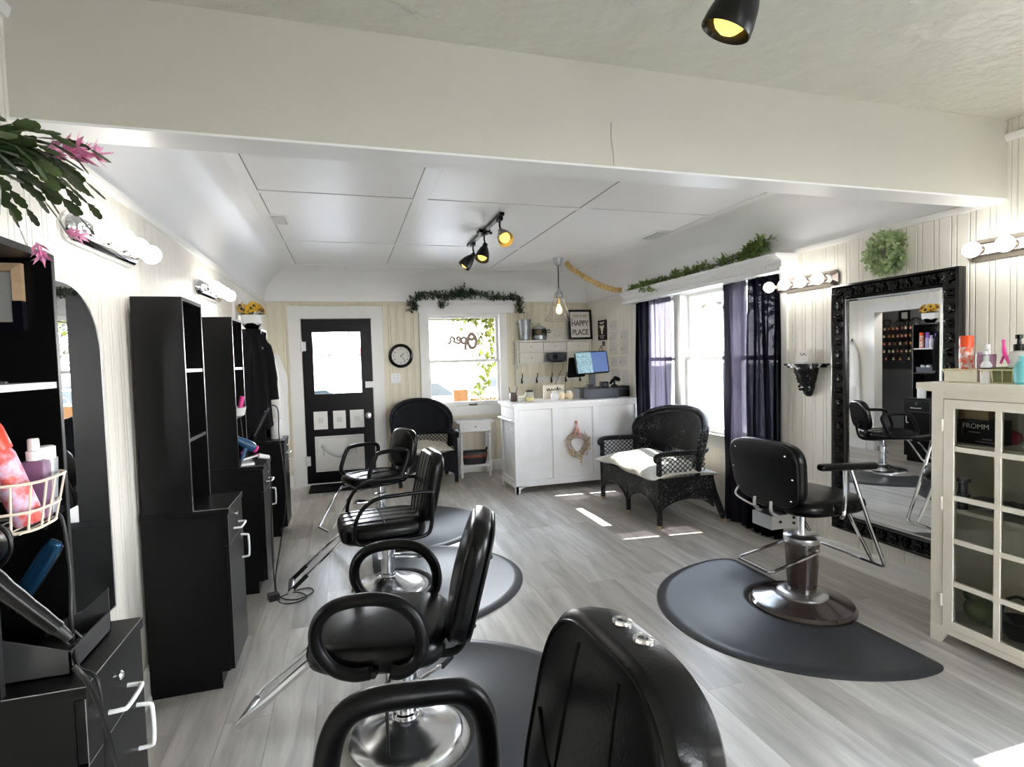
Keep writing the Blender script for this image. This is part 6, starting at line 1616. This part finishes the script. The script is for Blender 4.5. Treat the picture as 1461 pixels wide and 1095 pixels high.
for k in range(5):
    P = [(q.uniform(-.07,.07), q.uniform(-.2,.18), .012+q.uniform(0,.05)) for _ in range(7)]; tube(b, P, .007, 6, k=5)
obj('cables', b, 'black_rubber', t)
b = B(); pad(b, .05, .10, .05, T((.0,.08,.028)), e=3, n=24); pad(b, .04, .07, .04, T((.02,-.12,.024)), e=3, n=24); obj('tool_case', b, 'black_plastic', t)
t = thing('tool_spool', 'black cylinder at the left end behind the second row of panes', 'spool', (2.83, 1.90, .673))
b = B(); lathe(b, [(.022,.06),(.03,.062),(.03,.075),(.018,.08),(.018,.13),(.03,.135),(.03,.148),(.001,.15)], 20); tube(b, [(0,0,0),(0,0,.065)], .02, 12); obj('spool', b, 'black_plastic', t)
t = thing('green_bundle', 'dull green plush bundle at the bottom left of the display cabinet', 'bundle', (2.90, 1.86, .116))
b = B(); sphere(b, (0,0,.06), .07, 16, sz=.85); sphere(b, (-.02,-.09,.045), .05, 14, sz=.9); sphere(b, (0,.04,.12), .035, 12); obj('bundle', b, 'dull_green', t)
t = thing('handled_basket', 'black basket with a hoop handle at the bottom of the display cabinet', 'basket', (2.90, 1.70, .116))
b = B(); lathe(b, [(.05,0),(.07,.05),(.078,.085),(.07,.085),(.06,.02)], 24); obj('bowl', b, 'black_plastic', t)
b = B(); tube(b, [(0,.075,.08),(0,.06,.15),(0,0,.19),(0,-.06,.15),(0,-.075,.08)], .007, 8, k=4); obj('handle', b, 'black_plastic', t)
t = thing('curling_iron_pot', 'dark rounded pot with a brass dish at the bottom right of the display cabinet', 'pot', (2.91, 1.56, .116))
b = B(); sphere(b, (0,0,.095), .085, 20, sz=1.1); obj('pot', b, 'black_paint', t)
b = B(); lathe(b, [(.001,0),(.035,.004),(.045,.018),(.04,.018)], 20, T((-.085,.0,.09)) @ RY(-80)); obj('dish', b, 'brass', t)

# ---------------------------------------------------------------- light and camera
t = thing('fill_globe', 'unseen white globe fill light added inside the dark side room', 'ceiling light', (-1.55, 5.7, 2.5))  # lamp out of view, added to brighten the side room seen in the mirror
b = B(); lathe(b, [(.07,0),(.07,-.03),(.05,-.04)], 24); obj('base', b, 'white_gloss', t)
b = B(); sphere(b, (0,0,-.12), .09, 20); obj('globe', b, 'fill_globe_lit', t)
w = bpy.data.worlds.new('World'); S.world = w; w.use_nodes = True; nt = w.node_tree; bg = nt.nodes['Background']
tc = N(nt, 'ShaderNodeTexCoord'); sx = N(nt, 'ShaderNodeSeparateXYZ'); nt.links.new(tc.outputs['Generated'], sx.inputs[0])
r = N(nt, 'ShaderNodeMapRange'); r.inputs[1].default_value = 0; r.inputs[2].default_value = .7; nt.links.new(sx.outputs[2], r.inputs[0])
mx = N(nt, 'ShaderNodeMix', data_type='RGBA'); mx.inputs[6].default_value = (1, .99, .97, 1); mx.inputs[7].default_value = (.62, .78, 1, 1)
nt.links.new(r.outputs[0], mx.inputs[0]); nt.links.new(mx.outputs[2], bg.inputs[0]); bg.inputs[1].default_value = SKY
sd = Vector((-.615*2.05, .13, -2.05)).normalized()
l = bpy.data.lights.new('sun', 'SUN'); l.energy = SUN; l.angle = math.radians(.6); l.color = (1, .95, .88)
o = bpy.data.objects.new('sun', l); COL.objects.link(o); o.rotation_euler = sd.to_track_quat('-Z', 'Y').to_euler()
def portal(name, loc, rot, sx, sy):
    l = bpy.data.lights.new(name, 'AREA'); l.shape = 'RECTANGLE'; l.size = sx; l.size_y = sy; l.cycles.is_portal = True
    o = bpy.data.objects.new(name, l); COL.objects.link(o); o.location = loc; o.rotation_euler = [math.radians(a) for a in rot]
portal('sky_portal_right', (XR+.13, 4.44, 1.39), (0, 90, 0), 1.34, 2.22)
portal('sky_portal_front_right', (XR+.13, -.2, 1.4), (0, 90, 0), 1.3, 2.8)
portal('sky_portal_back', (1.457, YB+.13, 1.46), (-90, 0, 0), .94, 1.18)
portal('sky_portal_front', (1.1, YF-.13, 1.4), (90, 0, 0), 3.2, 1.6)
cam = bpy.data.cameras.new('camera'); co = bpy.data.objects.new('camera', cam); COL.objects.link(co); S.camera = co
cam.sensor_fit = 'HORIZONTAL'; cam.sensor_width = 36; cam.lens = 782.86/1461*36; cam.clip_start = .02; cam.clip_end = 300
yaw, pitch, roll = -.289798, -.0439688, .0277831
R = Matrix.Rotation(yaw, 3, 'Z') @ Matrix.Rotation(pitch, 3, 'X') @ Matrix.Rotation(roll, 3, 'Y')
co.matrix_world = T((0, 0, 1.458)) @ (R @ Matrix(((1,0,0),(0,0,-1),(0,1,0)))).to_4x4()
S.view_settings.view_transform = 'Standard'; S.view_settings.look = 'None'; S.view_settings.gamma = 1; S.view_settings.use_curve_mapping = False
S.view_settings.exposure = EXPO
S.cycles.max_bounces = 10; S.cycles.diffuse_bounces = 6; S.cycles.glossy_bounces = 5; S.cycles.transparent_max_bounces = 16
S.cycles.sample_clamp_indirect = 6; S.cycles.caustics_reflective = False; S.cycles.caustics_refractive = False
